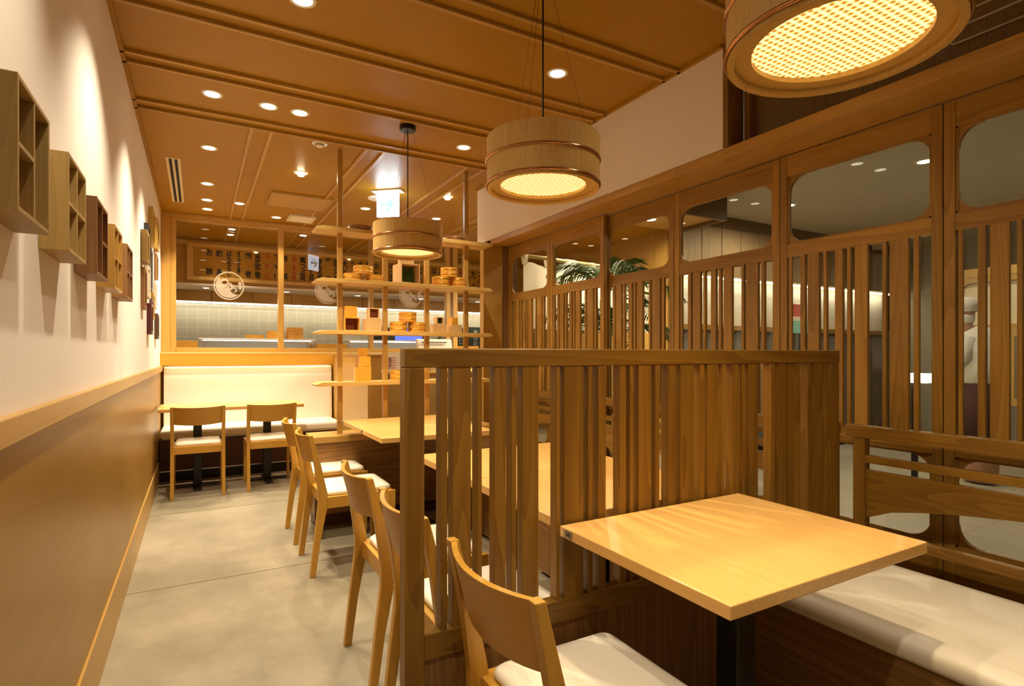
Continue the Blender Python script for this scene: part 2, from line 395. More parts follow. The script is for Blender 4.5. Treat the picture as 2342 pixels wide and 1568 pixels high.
# concealed strip lamp under the fascia
sl = B(XL+.05, 1.33, YB-.200, YB-.190, 1.118, 1.128).build('strip_lamp', emit('strip', (1,.84,.55), 20)); struct(sl)

# ------------------------------------------------------------------ kitchen behind the window
struct(B(XL-.1, 5.0, YK, YK+.6, 2.119, ZC).build('wall_kitchen_bulkhead', wood('maple', 'x')), 'wooden bulkhead carrying the menu board')
struct(B(XL-.1, 5.0, YK-.03, YK, 2.60, 2.66).build('trim_40', wood('cypress', 'x')))
struct(B(XL-.1, 5.0, YK-.02, YK+.62, 2.095, 2.119).build('trim_41', plain('soffit', (.80,.72,.60), .7)))
struct(B(XL-.1, 5.0, 9.12, 9.22, 0, 2.2).build('wall_kitchen', TILE), 'grey-green square tiled kitchen wall')
struct(B(XL-.1, 5.0, 8.79, 9.12, 2.119, 2.2).build('trim_42', wood('maple', 'x')))
for i in range(9):
    x = XL-.02+i*.52
    tag(B(x+.002, x+.516, 8.76, 9.10, 1.945, 2.10).build('wall_cabinet', wood('maple', 'x'), bevel=.002),
        'flat wooden wall cupboard above the tiled kitchen wall, %s' % ('leftmost of its row','second from the left','third from the left','fourth from the left','fifth from the left','sixth from the left','seventh from the left','eighth from the left','rightmost of its row')[i], 'cabinet', 'kitchen wall cupboards')
ls = B(XL, 4.9, 8.92, 8.95, 1.935, 1.943).build('trim_43', emit('kitchen_strip', (1,.90,.66), 36)); struct(ls)
bd = bpy.data.objects.new('menu_board', None); COL.objects.link(bd); bd.location = (1.9, YK, 2.16)
tag(bd, 'long golden wooden menu board with brush-written black and red Japanese dish names', 'menu board')
f = MB(); x0, x1 = -.12, 4.6
f.box(x0, x1, YK-.05, YK-.001, 2.16, 2.205); f.box(x0, x1, YK-.05, YK-.001, 2.585, 2.60+.03); f.box(x0, x0+.07, YK-.05, YK-.001, 2.205, 2.585); f.box(x1-.07, x1, YK-.05, YK-.001, 2.205, 2.585)
f.build('frame', wood('cypress', 'x'), bd, .004)
B(x0+.07, x1-.07, YK-.025, YK-.001, 2.205, 2.585).build('board', wood('board', 'x'), bd)
cols = [('お  椀',0),('刺  身',0),('ばらちらし',0),('オリジナル手巻',0),('細  巻',0),('末広手巻',0),('そ の 他',1),('あ わ び',0),('赤  貝',0),('一個 五八〇円',1),('真つぶ貝',0),('ほたて貝',0),('本みる貝',0),('平  目',0),('車えび',0),('大とろ',0),('う  に',0),('本まぐろ',0),('たらば',0),('中とろ',0),('一個 四八〇円',1),('ほっき貝',0),('とり貝',0),('しゃこ',0),('子持昆布',0),('かずのこ',0),('いか',0),('ほたて',0),('さとう',0),('か に',0),('いくら',0),('一個 二八〇円',1),('すずき',0),('たこ',0),('さんま',0),('一個 一八〇円',1),('いわし',0),('さ ば',0),('こはだ',0),('あ じ',0)]
pitch = .1135
for i, (s, red) in enumerate(cols):
    x = .04+.09+i*pitch
    if x > x1-.1: break
    n = len(s); H = .34
    lh = H/n
    sz = min(.118, lh*1.12)
    t = text('lettering', '\n'.join(s), sz, REDINK if red else INK, (x, YK-.0262, 2.395), FACE_NY, bd, off=.0030, line=lh/sz/1.0*.98, sx=.82 if not red else .7)
    # recentre vertically
    zs = [v.co.z for v in t.data.vertices]
    if zs:
        d = (2.395-bd.location.z)-(min(zs)+max(zs))/2
        k = .335/(max(zs)-min(zs)); c = 2.395-bd.location.z
        for v in t.data.vertices: v.co.z = c+(v.co.z+d-c)*min(k, 1.25)
# sushi counter
cn = bpy.data.objects.new('sushi_counter', None); COL.objects.link(cn); cn.location = (2.0, 7.7, 0); tag(cn, 'long wooden sushi counter behind the back window', 'counter')
B(XL+.01, 4.6, 7.40, 8.0, 0, 1.20).build('body', wood('maple', 'x'), cn)
for a, b_, zt in ((XL+.01, 0.0, 1.372), (1.325, 1.70, 1.348), (3.25, 3.62, 1.335)):
    B(a, b_, 7.42, 7.95, 1.20, zt).build('upstand', wood('gold', 'x'), cn, .003)
def display_case(x0, x1, label):
    c = thing('display_case', label, 'display case', ((x0+x1)/2, 7.65, 1.20), group='refrigerated display cases')
    f = MB()
    for x in (x0, x1-.025): f.box(x, x+.025, 7.42, 7.445, 1.20, 1.39); f.box(x, x+.025, 7.88, 7.905, 1.20, 1.39)
    f.box(x0, x1, 7.42, 7.905, 1.20, 1.215)
    f.build('frame', STEEL, c, .002)
    B(x0, x1, 7.41, 7.915, 1.39, 1.406).build('top_rim', WHITE, c, .004)
    B(x0+.03, x1-.03, 7.43, 7.436, 1.215, 1.39).build('front_glass', GLASS, c)
    B(x0+.05, x1-.05, 7.80, 7.81, 1.215, 1.385).build('back_panel', WHITE, c)
    t = MB(); t.tube([(x0+.04, 7.50, 1.383), (x1-.04, 7.50, 1.383)], .005); t.build('lamp_tube', emit('case_lamp', (1,.92,.72), 14), c)
    return c
display_case(.01, 1.31, 'glass and steel fish display case at the left end of the sushi counter')
display_case(1.72, 3.22, 'glass and steel fish display case at the middle of the sushi counter')
for i in range(5):
    x = .1+i*1.0
    d = MB(); d.disc((x, 8.45, 2.0945), .035); d.build('kitchen_downlight', LENS)
    tag(bpy.data.objects['kitchen_downlight' if i == 0 else 'kitchen_downlight.%03d' % i], 'small round lamp in the pale soffit over the sushi counter', 'lamp', 'soffit lamps over the sushi counter')
# ------------------------------------------------------------------ small round tubs
def tub(name, r, h, label, cat='tub', loc=(0,0,0), group=None, hoops=(.30,.78), mat='gold'):
    t = thing(name, label, cat, loc, 0, group)
    m = MB(); m.lathe([(r*.97, 0), (r, h*.02), (r, h), (r*.90, h), (r*.90, h*.25), (0.0001, h*.25)], n=28, sm=False)
    m.lathe([(r*.97, 0), (.0001, 0)], n=28, sm=False)
    a = m.build('staves', wood(mat, 'z'), None); a.parent = t
    for q in hoops:
        hm = MB(); prof = [(r+.001+.002*math.cos(2*PI*k/8), h*q+.003*math.sin(2*PI*k/8)) for k in range(9)]
        hm.lathe(prof, n=36); b = hm.build('hoop', plain('brass', (.80,.45,.14), .25, 1.0), None); b.parent = t
    return t
tb = tub('stacked_tub', .105, .05, 'shallow golden wooden tub in a low pile on the display case', loc=(.86, 7.63, 1.406), group='tubs piled on the display case', hoops=(.5,))
for k, (x, y, z) in enumerate(((.86,7.63,1.456), (1.09,7.63,1.406), (1.09,7.63,1.456), (1.09,7.63,1.506), (.62, 7.66, 1.406))):
    dup(tb, (x, y, z))
# screen, boards and boxes deep in the kitchen
sn = thing('video_screen', 'dark screen with a glowing blue picture on the kitchen wall', 'screen', (2.95, 9.05, 1.43))
B(2.50, 3.36, 9.03, 9.08, 1.43, 1.66).build('casing', BLACK, sn, .004)
B(2.86, 3.33, 9.026, 9.03, 1.445, 1.645).build('picture', emit('screen_blue', (.10,.16,.9), 1.6), sn)
for i, (x, w_, z, s, lab) in enumerate(((3.73,.16,1.50,'生','leftmost chalkboard on the kitchen wall, narrow'), (4.02,.36,1.46,'しめ\nあじ','wide chalkboard between two others on the kitchen wall'), (4.36,.34,1.48,'本\n日\nの','tall chalkboard at the right end of the kitchen wall'))):
    c = thing('chalkboard', lab, 'chalkboard', (x, 9.08, z-.17), group='chalkboards on the kitchen wall')
    B(x-w_/2, x+w_/2, 9.07, 9.09, z-.17, z+.22).build('board', plain('chalk_green', (.02,.035,.022), .7), c)
    text('lettering', s, .10, plain('chalk', (.6,.62,.58), .9), (x, 9.068, z+.02), FACE_NY, c)
for i, x in enumerate((4.0, 4.22, 4.42)):
    tag(B(x-.09, x+.09, 8.2, 8.4, 1.205, 1.30+.02*i).build('carton', WHITE, bevel=.003), ('leftmost','middle','rightmost')[i]+' of three white cartons beside the sushi counter', 'carton', 'white cartons')
tag(B(3.8, 4.7, 8.1, 8.5, 0, 1.205).build('side_counter', wood('maple', 'x')), 'pale wooden side counter under the white cartons', 'counter')
gx = thing('exit_sign', 'small green emergency exit sign hanging far back beside the menu board', 'sign', (3.45, 7.6, 2.10))
B(3.36, 3.54, 7.6, 7.62, 2.14, 2.26).build('panel', emit('exit_green', (.04,.55,.22), 1.6), gx)
B(3.41, 3.49, 7.596, 7.6, 2.15, 2.25).build('pictogram', emit('exit_white', (.8,.95,.85), 1.6), gx)
B(3.44, 3.46, 7.605, 7.615, 2.26, ZC).build('hanger', WHITE, gx)

# ================================================================== GLAZED SLIDING DOORS (right)
PAT = [(.104,.126),(.139,.190),(.211,.224),(.261,.293),(.312,.326),(.343,.393),(.450,.464),(.477,.543),(.561,.578)]
def sliding_door(num, yfar, ynear, xf):
    """door leaf whose room face is at x = xf, between ynear and yfar"""
    d = bpy.data.objects.new('door_%d' % num, None); COL.objects.link(d); d.location = (xf, (yfar+ynear)/2, 0)
    struct(d, 'glazed sliding door leaf with vertical ash slats and rounded windows')
    W_ = .034; st = .037
    f = MB()
    f.box(xf, xf+W_, ynear+.001, ynear+st, .0, 2.150); f.box(xf, xf+W_, yfar-st, yfar-.001, .0, 2.150)
    f.build('stile', wood('door', 'z'), d, .0015)
    r = MB()
    for z0, z1 in ((2.052, 2.150), (1.672, 1.735), (.842, .905), (0, .515)): r.box(xf+.001, xf+W_-.001, ynear+st, yfar-st, z0, z1)
    r.build('rail', wood('door', 'y'), d, .0015)
    # rounded window openings: corner brackets and thin beads
    c = MB(); bd_ = MB()
    for z0, z1 in ((1.735, 2.052), (.515, .842)):
        a, b_ = ynear+st, yfar-st
        for (y, sy) in ((a, 1), (b_, -1)):
            for (z, sz) in ((z0, 1), (z1, -1)):
                rr = .078; pts = [(y, z), (y+sy*rr, z), ]
                cy, cz = y+sy*rr, z+sz*rr
                arc = [(cy-sy*(rr-.006)*math.cos(R(t)), cz-sz*(rr-.006)*math.sin(R(t))) for t in range(90, -1, -10)]
                pts += arc + [(y, z+sz*rr)]
                c.prism(pts, 'x', xf+.008, xf+.026)
        bd_.box(xf+.004, xf+.012, a, a+.008, z0, z1); bd_.box(xf+.004, xf+.012, b_-.008, b_, z0, z1); bd_.box(xf+.004, xf+.012, a, b_, z0, z0+.006); bd_.box(xf+.004, xf+.012, a, b_, z1-.006, z1)
    c.build('corner_bracket', wood('door', 'y'), d); bd_.build('bead', wood('door', 'z'), d)
    B(xf+.014, xf+.018, ynear+st, yfar-st, .515, 2.052).build('pane', GLASSD, d)
    m = (yfar-ynear)/.655
    for a, b_ in [(.045, .058)]+PAT:
        y1, y0 = yfar-a*m, yfar-b_*m
        s = MB(); s.box(xf-.004 if a > .05 else xf+.002, xf+.013, y0, y1, .905, 1.672)
        s.build('slat', wood('door', 'z'), d)
XG, XG2 = 2.414, 2.368
for num, (a, b_, x) in enumerate(((4.262, 3.607, XG2), (3.604, 2.950, XG2), (3.010, 2.362, XG), (2.360, 1.687, XG), (1.685, 1.019, XG), (1.017, .350, XG), (.348, -.32, XG), (-.322, -.99, XG)), 1):
    sliding_door(num, a, b_, x)
struct(B(2.34, 2.47, -1.6, 4.262, 0, .0).build('trim_44', wood('ash', 'y'))) if False else None
struct(B(XG-.03, XG+.035, -1.0, 4.262, 0.0, .004).build('trim_45', plain('sill_metal', (.25,.22,.17), .4, .8)))

# ================================================================== SLATTED PARTITION beside table 14
PY0, PY1 = 1.288, 1.328
sp = thing('slatted_partition', 'waist-high ash partition of uneven vertical slats standing behind table 14', 'partition', (1.3, PY0, 0))
k = (PY0+.0)/1.275
B(.432, 2.222, PY0, PY1, 1.186, 1.234).build('top_rail', wood('ash', 'x'), sp, .004, 3)
B(.432, .482, PY0, PY1, 0, 1.186).build('end_post', wood('ash', 'z'), sp, .0025)
B(.482, 2.222, PY0+.001, PY1-.001, .470, .532).build('bottom_rail', wood('ash', 'x'), sp, .002)
B(.482, 2.222, PY0+.010, PY1-.008, .03, .470).build('lower_panel', wood('bench', 'z'), sp)
B(.482, 2.222, PY0+.004, PY1-.004, .0, .03).build('base_strip', wood('bench', 'x'), sp)
SL = [(.52,.538),(.552,.602),(.62,.633),(.67,.703),(.72,.735),(.754,.804),(.862,.873),(.888,.954),(.971,.987),(1.007,1.035),(1.087,1.111),(1.126,1.141),(1.161,1.211),(1.228,1.245),(1.283,1.315),(1.335,1.394),(1.424,1.444),(1.458,1.509),(1.527,1.541),(1.58,1.611),(1.629,1.643),(1.663,1.712),(1.782,1.802),(1.822,1.868),(1.885,1.90),(1.92,1.952),(1.998,2.018),(2.034,2.09),(2.108,2.122),(2.14,2.222)]
for a, b_ in SL:
    B(a*k, min(b_*k, 2.222), PY0+.004, PY1-.004, .532, 1.186).build('slat', wood('ash', 'z'), sp, .001)

# ================================================================== CHAIR
def make_chair(label, group):
    t = thing('dining_chair', label, 'chair', (0,0,0), 0, group)
    wd = wood('beech', 'z')
    def part(mb, name, mat, bev=.003):
        o = mb.build(name, mat, None, bev); o.parent = t; return o
    for s in (-1, 1):
        y = s*.192
        m = MB(); m.bars([(-.262+.012, y, 0), (-.225, y, .20), (-.196, y, .385), (-.196, y, .45), (-.222, y, .60), (-.262, y, .775)], [.015,.018,.025,.024,.018,.012], [.014]*6)
        part(m, 'leg', wd)
        m = MB(); m.bars([(.190, y, 0), (.192, y, .385), (.192, y, .425)], [.014,.022,.022], [.013]*3)
        part(m, 'leg', wd)
        m = MB()
        for x in (-.25, .19): m.box(x-.013, x+.013, y-.012, y+.012, -.0, .004)
        part(m, 'glide', BLACK, 0)
    f = MB()
    for s in (-1, 1): f.box(-.175, .170, s*.192-.010, s*.192+.010, .365, .428)
    f.box(.172, .20, -.18, .18, .365, .428); f.box(-.19, -.168, -.18, .18, .365, .428)
    f.box(-.17, .19, -.183, .183, .418, .426)
    part(f, 'seat_frame', wood('beech', 'x'), .002)
    # cushioned seat pad, domed and rounded
    rings = []
    def rr(hx, hy, r, z, cx=.015, n=6):
        pts = []
        for sx, sy, a0 in ((1,1,0),(-1,1,90),(-1,-1,180),(1,-1,270)):
            for q in range(n+1):
                a = R(a0+90*q/n); pts.append((cx+sx*(hx-r)+r*math.cos(a), sy*(hy-r)+r*math.sin(a), z))
        return pts
    for hx, hy, z in ((.180,.172,.426),(.184,.176,.436),(.182,.174,.447),(.172,.164,.456),(.145,.137,.461),(.08,.075,.463)):
        rings.append(rr(hx, hy, min(.03, hx*.4), z))
    part(MB().loft(rings, True), 'seat_pad', LEATHER, 0)
    # curved back board between the stiles
    n = 14; fr = []; bk = []
    for i in range(n+1):
        u = -1+2*i/n; y = u*.180; bow = -.040*(1-u*u)
        fr.append((u, y, bow))
    secs = []
    for u, y, bow in fr:
        xt = -.262+bow; xb = -.225+bow*.9; zt = .772-.006*(1-u*u); zb = .625-.012*(1-u*u)
        secs.append([(xb-.008, y, zb), (xb+.008, y, zb), (xt+.008, y, zt), (xt-.008, y, zt)])
    part(MB().loft(secs, False), 'back_board', wood('beech', 'y'), .002)
    return t
CH = []
ch0 = make_chair('light beech chair nearest the camera, tucked under table 14 in front of the partition', None)
ch0.location = (.797, 1.05, 0)
rowg = 'light beech chairs in the row along the aisle'
dup(ch0, (.797, 1.635, 0), 0, 'beech chair half hidden behind the partition end post, first of the aisle row beyond it', rowg)
dup(ch0, (.797, 2.185, 0), 0, 'beech chair second in the aisle row beyond the partition, shown whole with both rear legs', rowg)
dup(ch0, (.797, 3.385, 0), 0, 'beech chair third in the aisle row, beside the nearer table of the far pair', rowg)
dup(ch0, (.797, 3.985, 0), 0, 'beech chair farthest along the aisle row, in front of the low wooden wall', rowg)
bg = 'light beech chairs at the back table'
dup(ch0, (.005, 5.70, 0), PI/2, 'beech chair at the left end of the back table, back turned to the camera', bg)
dup(ch0, (.585, 5.69, 0), PI/2, 'beech chair at the right end of the back table, back turned to the camera', bg)

# ================================================================== TABLES
TZ = .745
def make_table(name, label, x0, x1, y0, y1, num=None, posts=None, group=None, plate_y=None):
    cx, cy = (x0+x1)/2, (y0+y1)/2
    t = thing(name, label, 'table', (cx, cy, 0), 0, group)
    B(x0, x1, y0, y1, TZ-.029, TZ).build('tabletop', wood('table', 'x' if x1-x0 > 1 else 'y'), t, .0025)
    for (px, py) in (posts or [(cx, cy)]):
        m = MB(); m.box(px-.035, px+.035, py-.035, py+.035, .012, TZ-.035); m.build('column', BLACK, t, .006)
        m = MB(); m.box(px-.10, px+.10, py-.20, py+.20, TZ-.035, TZ-.029); m.build('mounting_plate', BLACK, t)
        m = MB(); m.box(px-.20, px+.20, py-.035, py+.035, 0, .012); m.box(px-.035, px+.035, py-.22, py+.22, 0, .0121); m.build('base', BLACK, t, .003)
    if num:
        py = plate_y if plate_y is not None else y1-.04
        p = MB(); p.box(x0-.002, x0, py-.020, py+.020, TZ-.026, TZ-.003)
        pl = p.build('number_plate', STEEL, t)
        text('digits', num, .019, INK, (x0-.0026, py, TZ-.0145), FACE_NX, pl, off=.0004, ext=.0003)
        s = MB()
        for q in (-.0165, .0165): s.lathe([(.0022, 0), (.0001, .0012)], (0,0,0), 8)
        for vi, v in enumerate(s.v):
            q = -.0165 if vi < len(s.v)/2 else .0165
            s.v[vi] = (x0-.002-v[2], py+q+v[0], TZ-.0145+v[1])
        s.build('screw', STEEL, pl)
    return t
make_table('dining_table', 'square light wood table numbered 14 in the foreground', .874, 1.609, .712, 1.280, '14')
tg = 'wooden tables along the bench beyond the partition'
make_table('dining_table', 'wooden table directly behind the slatted partition, seen through its slats', .900, 1.66, 1.345, 1.925, None, None, tg)
make_table('dining_table', 'second wooden table beyond the partition, pushed against the one behind its slats', .900, 1.66, 1.930, 2.510, None, None, tg)
make_table('dining_table', 'wooden table of the far pair, the one nearer the camera', .900, 1.62, 3.085, 3.560, '12', [(1.16, 3.32)], tg)
make_table('dining_table', 'wooden table of the far pair, the one against the display shelf', .900, 1.62, 3.565, 4.085, '11', [(1.30, 3.82)], tg)
make_table('long_table', 'long narrow light wood table in front of the back banquette', -.300, .886, 5.610, 6.190, None, [(.0, 5.92), (.59, 5.92)])

# ================================================================== BENCHES (right side)
def bench(y0, y1, label, group):
    b = thing('bench_seat', label, 'bench', (1.95, (y0+y1)/2, 0), 0, group)
    rings = []
    def cush(x0, x1, ya, yb, r, z, n=5):
        pts = []
        for cx, cy, a0 in ((x1-r, yb-r, 0), (x0+r, yb-r, 90), (x0+r, ya+r, 180), (x1-r, ya+r, 270)):
            for q in range(n+1): a = R(a0+90*q/n); pts.append((cx+r*math.cos(a), cy+r*math.sin(a), z))
        return pts
    for ins, z in ((.004,.402),(0,.412),(0,.436),(.006,.449),(.020,.457),(.05,.460)):
        rings.append(cush(1.645+ins, 2.215-ins, y0+ins, y1-ins, .03, z))
    MB().loft(rings, True).build('cushion', LEATHER, b)
    B(1.655, 2.23, y0, y1, .02, .402).build('base', wood('bench', 'y'), b, .003)
    B(1.70, 2.23, y0+.01, y1-.01, 0, .02).build('plinth', BLACK, b)
    B(2.215, 2.255, y0, y1, .402, .425).build('rear_ledge', wood('ash', 'y'), b, .002)
    X0, X1 = 2.285, 2.315
    B(X0-.008, X1+.012, y0, y1+.03, .889, .937).build('top_rail', wood('ash', 'y'), b, .003)
    B(X0, X1, y0+.05, y1-.035, .793, .822).build('middle_rail', wood('ash', 'y'), b, .002)
    B(X0, X1, y0, y1, .496, .533).build('lower_rail', wood('ash', 'y'), b, .002)
    for a in (y0, y1-.045): B(X0-.004, X1+.004, a, a+.045, 0.0 if True else .4, .889).build('end_post', wood('ash', 'z'), b, .002)
    # back board with an arched lower edge
    ya, yb = y0+.045, y1-.045; n = 20
    pts = [(yb, .766), (ya, .766)]
    for i in range(n+1):
        u = i/n; y = ya+(yb-ya)*u
        pts.append((y, .580+.125*(math.sin(PI*min(1, max(0, (u-.0)/1.0))))**.55))
    m = MB()
    secs = []
    for i in range(n+1):
        u = i/n; y = ya+(yb-ya)*u; zb = .575+.13*max(0, math.sin(PI*u))**.6
        secs.append([(X0+.004, y, zb), (X1-.004, y, zb), (X1-.004, y, .766), (X0+.004, y, .766)])
    m.loft(secs); m.build('arched_board', wood('ash', 'y'), b, .0015)
    return b
bg2 = 'cushioned wooden benches with arched open backs'
bench(-.62, 1.272, 'cream-cushioned wooden bench in the foreground beside table 14', bg2)
bench(1.345, 2.64, 'cream-cushioned bench right behind the slatted partition, seen through its slats', bg2)
bench(2.70, 4.00, 'cream-cushioned bench at the far end of the door wall beside the display shelf', bg2)

# ================================================================== BACK BANQUETTE
bq = thing('banquette', 'cream upholstered banquette under the back window', 'bench', (.52, 6.5, 0))
def soft_box(x0, x1, y0, y1, z0, z1, r):
    m = MB(); rings = []
    for t in (0, .3, .6, .85, 1):
        ins = r*(1-math.cos(t*PI/2)); z = z1-r+r*math.sin(t*PI/2)
        rings.append((ins, z))
    L_ = [(r*.6, z0), (0, z0+r*.8)]+rings
    def rc(i, z): return [(x0+i, y0+i, z), (x1-i, y0+i, z), (x1-i, y1-i, z), (x0+i, y1-i, z)]
    m.loft([rc(i, z) for i, z in L_], False); return m
soft_box(-.31, 1.352, 6.19, 6.64, .40, .500, .035).build('seat_cushion', LEATHER, bq, .010, 4)
m = MB()
secs = []
for x in (-.300, 1.35): secs.append([(x, 6.61, .50), (x, 6.64, .97), (x, 6.652, 1.075), (x, 6.665, 1.088), (x, 6.70, 1.09), (x, 6.72, 1.08), (x, 6.72, .42), (x, 6.62, .42)])
m.loft(secs, False); m.build('back_cushion', LEATHER, bq, .006, 3)
B(-.315, 1.36, 6.22, 6.70, .10, .40).build('base', wood('redwood', 'x'), bq)
B(-.315, 1.36, 6.26, 6.68, .0, .10).build('plinth', BLACK, bq)
B(-.315, 1.36, 6.215, 6.222, .098, .108).build('kick_trim', STEEL, bq)

# ================================================================== LOW WALL and display shelf
lw = thing('low_wall', 'low wooden wall with a flat ledge under the open display shelf', 'low wall', (1.45, 4.16, 0))
B(.705, 2.125, 4.03, 4.29, .10, .600).build('body', wood('bench', 'x'), lw, .002)
B(.72, 2.125, 4.10, 4.28, 0, .10).build('plinth', wood('redwood', 'x'), lw)
B(.690, 2.125, 4.015, 4.30, .600, .643).build('ledge', wood('maple', 'x'), lw, .003)
ds = thing('display_shelf', 'open wooden display shelf of square posts and four boards, up to the ceiling', 'shelf', (1.40, 4.14, .643))
for x, top in ((.882, ZC), (1.215, 2.094), (1.548, 2.094), (1.885, ZC)):
    B(x, x+.034, 4.123, 4.157, .643, top).build('post', wood('maple', 'z'), ds, .001)
for z in (1.020, 1.388, 1.755, 2.122):
    m = MB(); a = .716; b_ = 2.104
    prof = [(a+.045, z), (a, z-.016), (a+.016, z-.028), (b_-.016, z-.028), (b_, z-.016), (b_-.030, z)]
    m.prism(prof, 'y', 4.045, 4.235); m.build('shelf_board', wood('cypress', 'x'), ds, .0015)

# tubs on the shelf
Ys = 4.135
def put_tubs(base, z, lab, g, proto=None):
    out = []
    for (x, dz, l) in base:
        if proto is None:
            proto = tub('wooden_tub', .066, .070, l, loc=(x, Ys, z+dz), group=g); first = proto
        else: dup(proto, (x, Ys, z+dz), 0, l, g)
    return proto
g1 = 'small golden tubs with copper hoops on the display shelf'
pr = tub('wooden_tub', .066, .075, 'tub at lower left of the pyramid in the middle of the second shelf board', loc=(1.335, Ys, 1.388), group=g1)
D = [(1.480, Ys, 1.388, 'tub at lower right of the pyramid in the middle of the second shelf board'),
     (1.408, Ys, 1.464, 'golden wooden tub crowning the pyramid in the middle of the second shelf board'),
     (1.340, Ys, 1.020, 'golden wooden tub on the lowest shelf board, just left of the partition end post'),
     (1.490, Ys, 1.020, 'golden wooden tub on the lowest shelf board, half hidden behind the partition end post'),
     (1.680, Ys, 1.755, 'tub at lower left of the right pyramid on the third shelf board'),
     (1.826, Ys, 1.755, 'tub at lower right of the right pyramid on the third shelf board'),
     (1.752, Ys, 1.831, 'golden wooden tub topping the right pyramid on the third shelf board')]
for x, y, z, l in D: dup(pr, (x, y, z), 0, l, g1)
pr2 = tub('shallow_tub', .066, .050, 'shallow tub at lower left of the left pyramid on the third shelf board', loc=(.990, Ys, 1.755), group=g1, hoops=(.45,))
dup(pr2, (1.150, Ys, 1.755), 0, 'shallow tub at lower right of the left pyramid on the third shelf board', g1)
tub('hooped_tub', .070, .062, 'golden tub with two hoops topping the left pyramid on the third shelf board', loc=(1.066, Ys, 1.806), group=g1)
for x, l in ((1.045, 'flat round wooden tray on the top shelf board, left of the far pendant lamp'), (1.80, 'flat round wooden tray on the top shelf board, right of the far pendant lamp')):
    t = thing('round_tray', l, 'tray', (x, 4.14, 2.122), group='round trays on the top shelf board')
    m = MB(); m.lathe([(.082, 0), (.088, .003), (.088, .034), (.080, .034), (.080, .012), (.0001, .012)], n=36, sm=False); m.lathe([(.082, 0), (.0001, 0)], n=36)
    o = m.build('body', wood('brown', 'x'), None, .001); o.parent = t
    hm = MB(); hm.lathe([(.090+.002*math.cos(2*PI*k/8), .018+.003*math.sin(2*PI*k/8)) for k in range(9)], n=36); o = hm.build('hoop', COPPER); o.parent = t
# square masu boxes
def masu(x, y, z, s, h, label, open_dir=None, rz=0, fill=None, mat='masu'):
    t = thing('masu_box', label, 'box', (x, y, z), rz, 'square wooden boxes on the display shelf')
    a = s/2; k = .006; m = MB()
    if open_dir is None:      # closed side to the viewer, open top
        m.box(-a, a, -a, -a+k, 0, h); m.box(-a, a, a-k, a, 0, h); m.box(-a, -a+k, -a+k, a-k, 0, h); m.box(a-k, a, -a+k, a-k, 0, h); m.box(-a+k, a-k, -a+k, a-k, 0, k)
    else:                     # lying on its side, mouth towards -Y
        m.box(-a, a, a-k, a, 0, h); m.box(-a, -a+k, -a, a-k, 0, h); m.box(a-k, a, -a, a-k, 0, h); m.box(-a+k, a-k, -a, a-k, 0, k); m.box(-a+k, a-k, -a, a-k, h-k, h)
    o = m.build('walls', wood(mat, 'x'), None); o.parent = t
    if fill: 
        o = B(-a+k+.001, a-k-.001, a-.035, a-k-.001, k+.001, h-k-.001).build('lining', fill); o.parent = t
    return t
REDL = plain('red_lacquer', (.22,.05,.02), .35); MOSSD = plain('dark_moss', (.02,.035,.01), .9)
masu(.975, Ys, 1.388, .108, .096, 'large square box at the left end of the second shelf board, dark opening in front', 'y', 0, REDL, 'gold')
masu(.968, Ys, 1.485, .080, .082, 'small square box stacked on the leftmost box of the second shelf board', None, .2, None, 'gold')
masu(1.132, Ys, 1.388, .106, .093, 'closed square box second from the left on the second shelf board', None, .12)
masu(1.140, Ys, 1.482, .078, .078, 'small box with red-brown inside, standing on the second stack of the second shelf board', 'y', 0, REDL)
masu(1.662, Ys, 1.388, .092, .066, 'pale square box right of the tub pyramid on the second shelf board', None, .25)
masu(1.664, Ys, 1.455, .060, .056, 'small box with dark green inside on the pale box of the second shelf board', 'y', .1, MOSSD)
masu(1.795, Ys, 1.388, .095, .064, 'pale square box at the right end of the second shelf board', None, .15)
masu(1.788, Ys, 1.453, .058, .058, 'small box stacked on the rightmost box of the second shelf board', None, .2, None, 'gold')
masu(1.060, Ys, 1.020, .112, .104, 'largest box at the bottom of the three-box stack on the lowest shelf board', None, -.1, None, 'gold')
masu(1.066, Ys, 1.125, .084, .078, 'middle box of the three-box stack on the lowest shelf board', None, .12, None, 'gold')
masu(1.062, Ys, 1.204, .062, .060, 'topmost box of the three-box stack on the lowest shelf board', None, -.15, None, 'gold')
mb_ = masu(1.398, Ys, 1.755, .155, .148, 'large pale box filled with green moss on the third shelf board', 'y', .12)
mm = MB(); n = 14
for j in range(n+1):
    for i in range(n+1):
        mm.v.append((-.070+.140*i/n, .02+random.uniform(-.006, .006)-.03*(1-j/n), .007+.118*j/n))
for j in range(n):
    for i in range(n): a = j*(n+1)+i; mm.face([a, a+1, a+n+2, a+n+1], True)
o = mm.build('moss', plain('moss', (.05,.10,.008), .95, bump=1.0, bscale=250, var=.5, vscale=60)); o.parent = mb_
masu(1.395, Ys, 1.904, .105, .055, 'flat pale box lying on top of the moss-filled box', None, -.15)

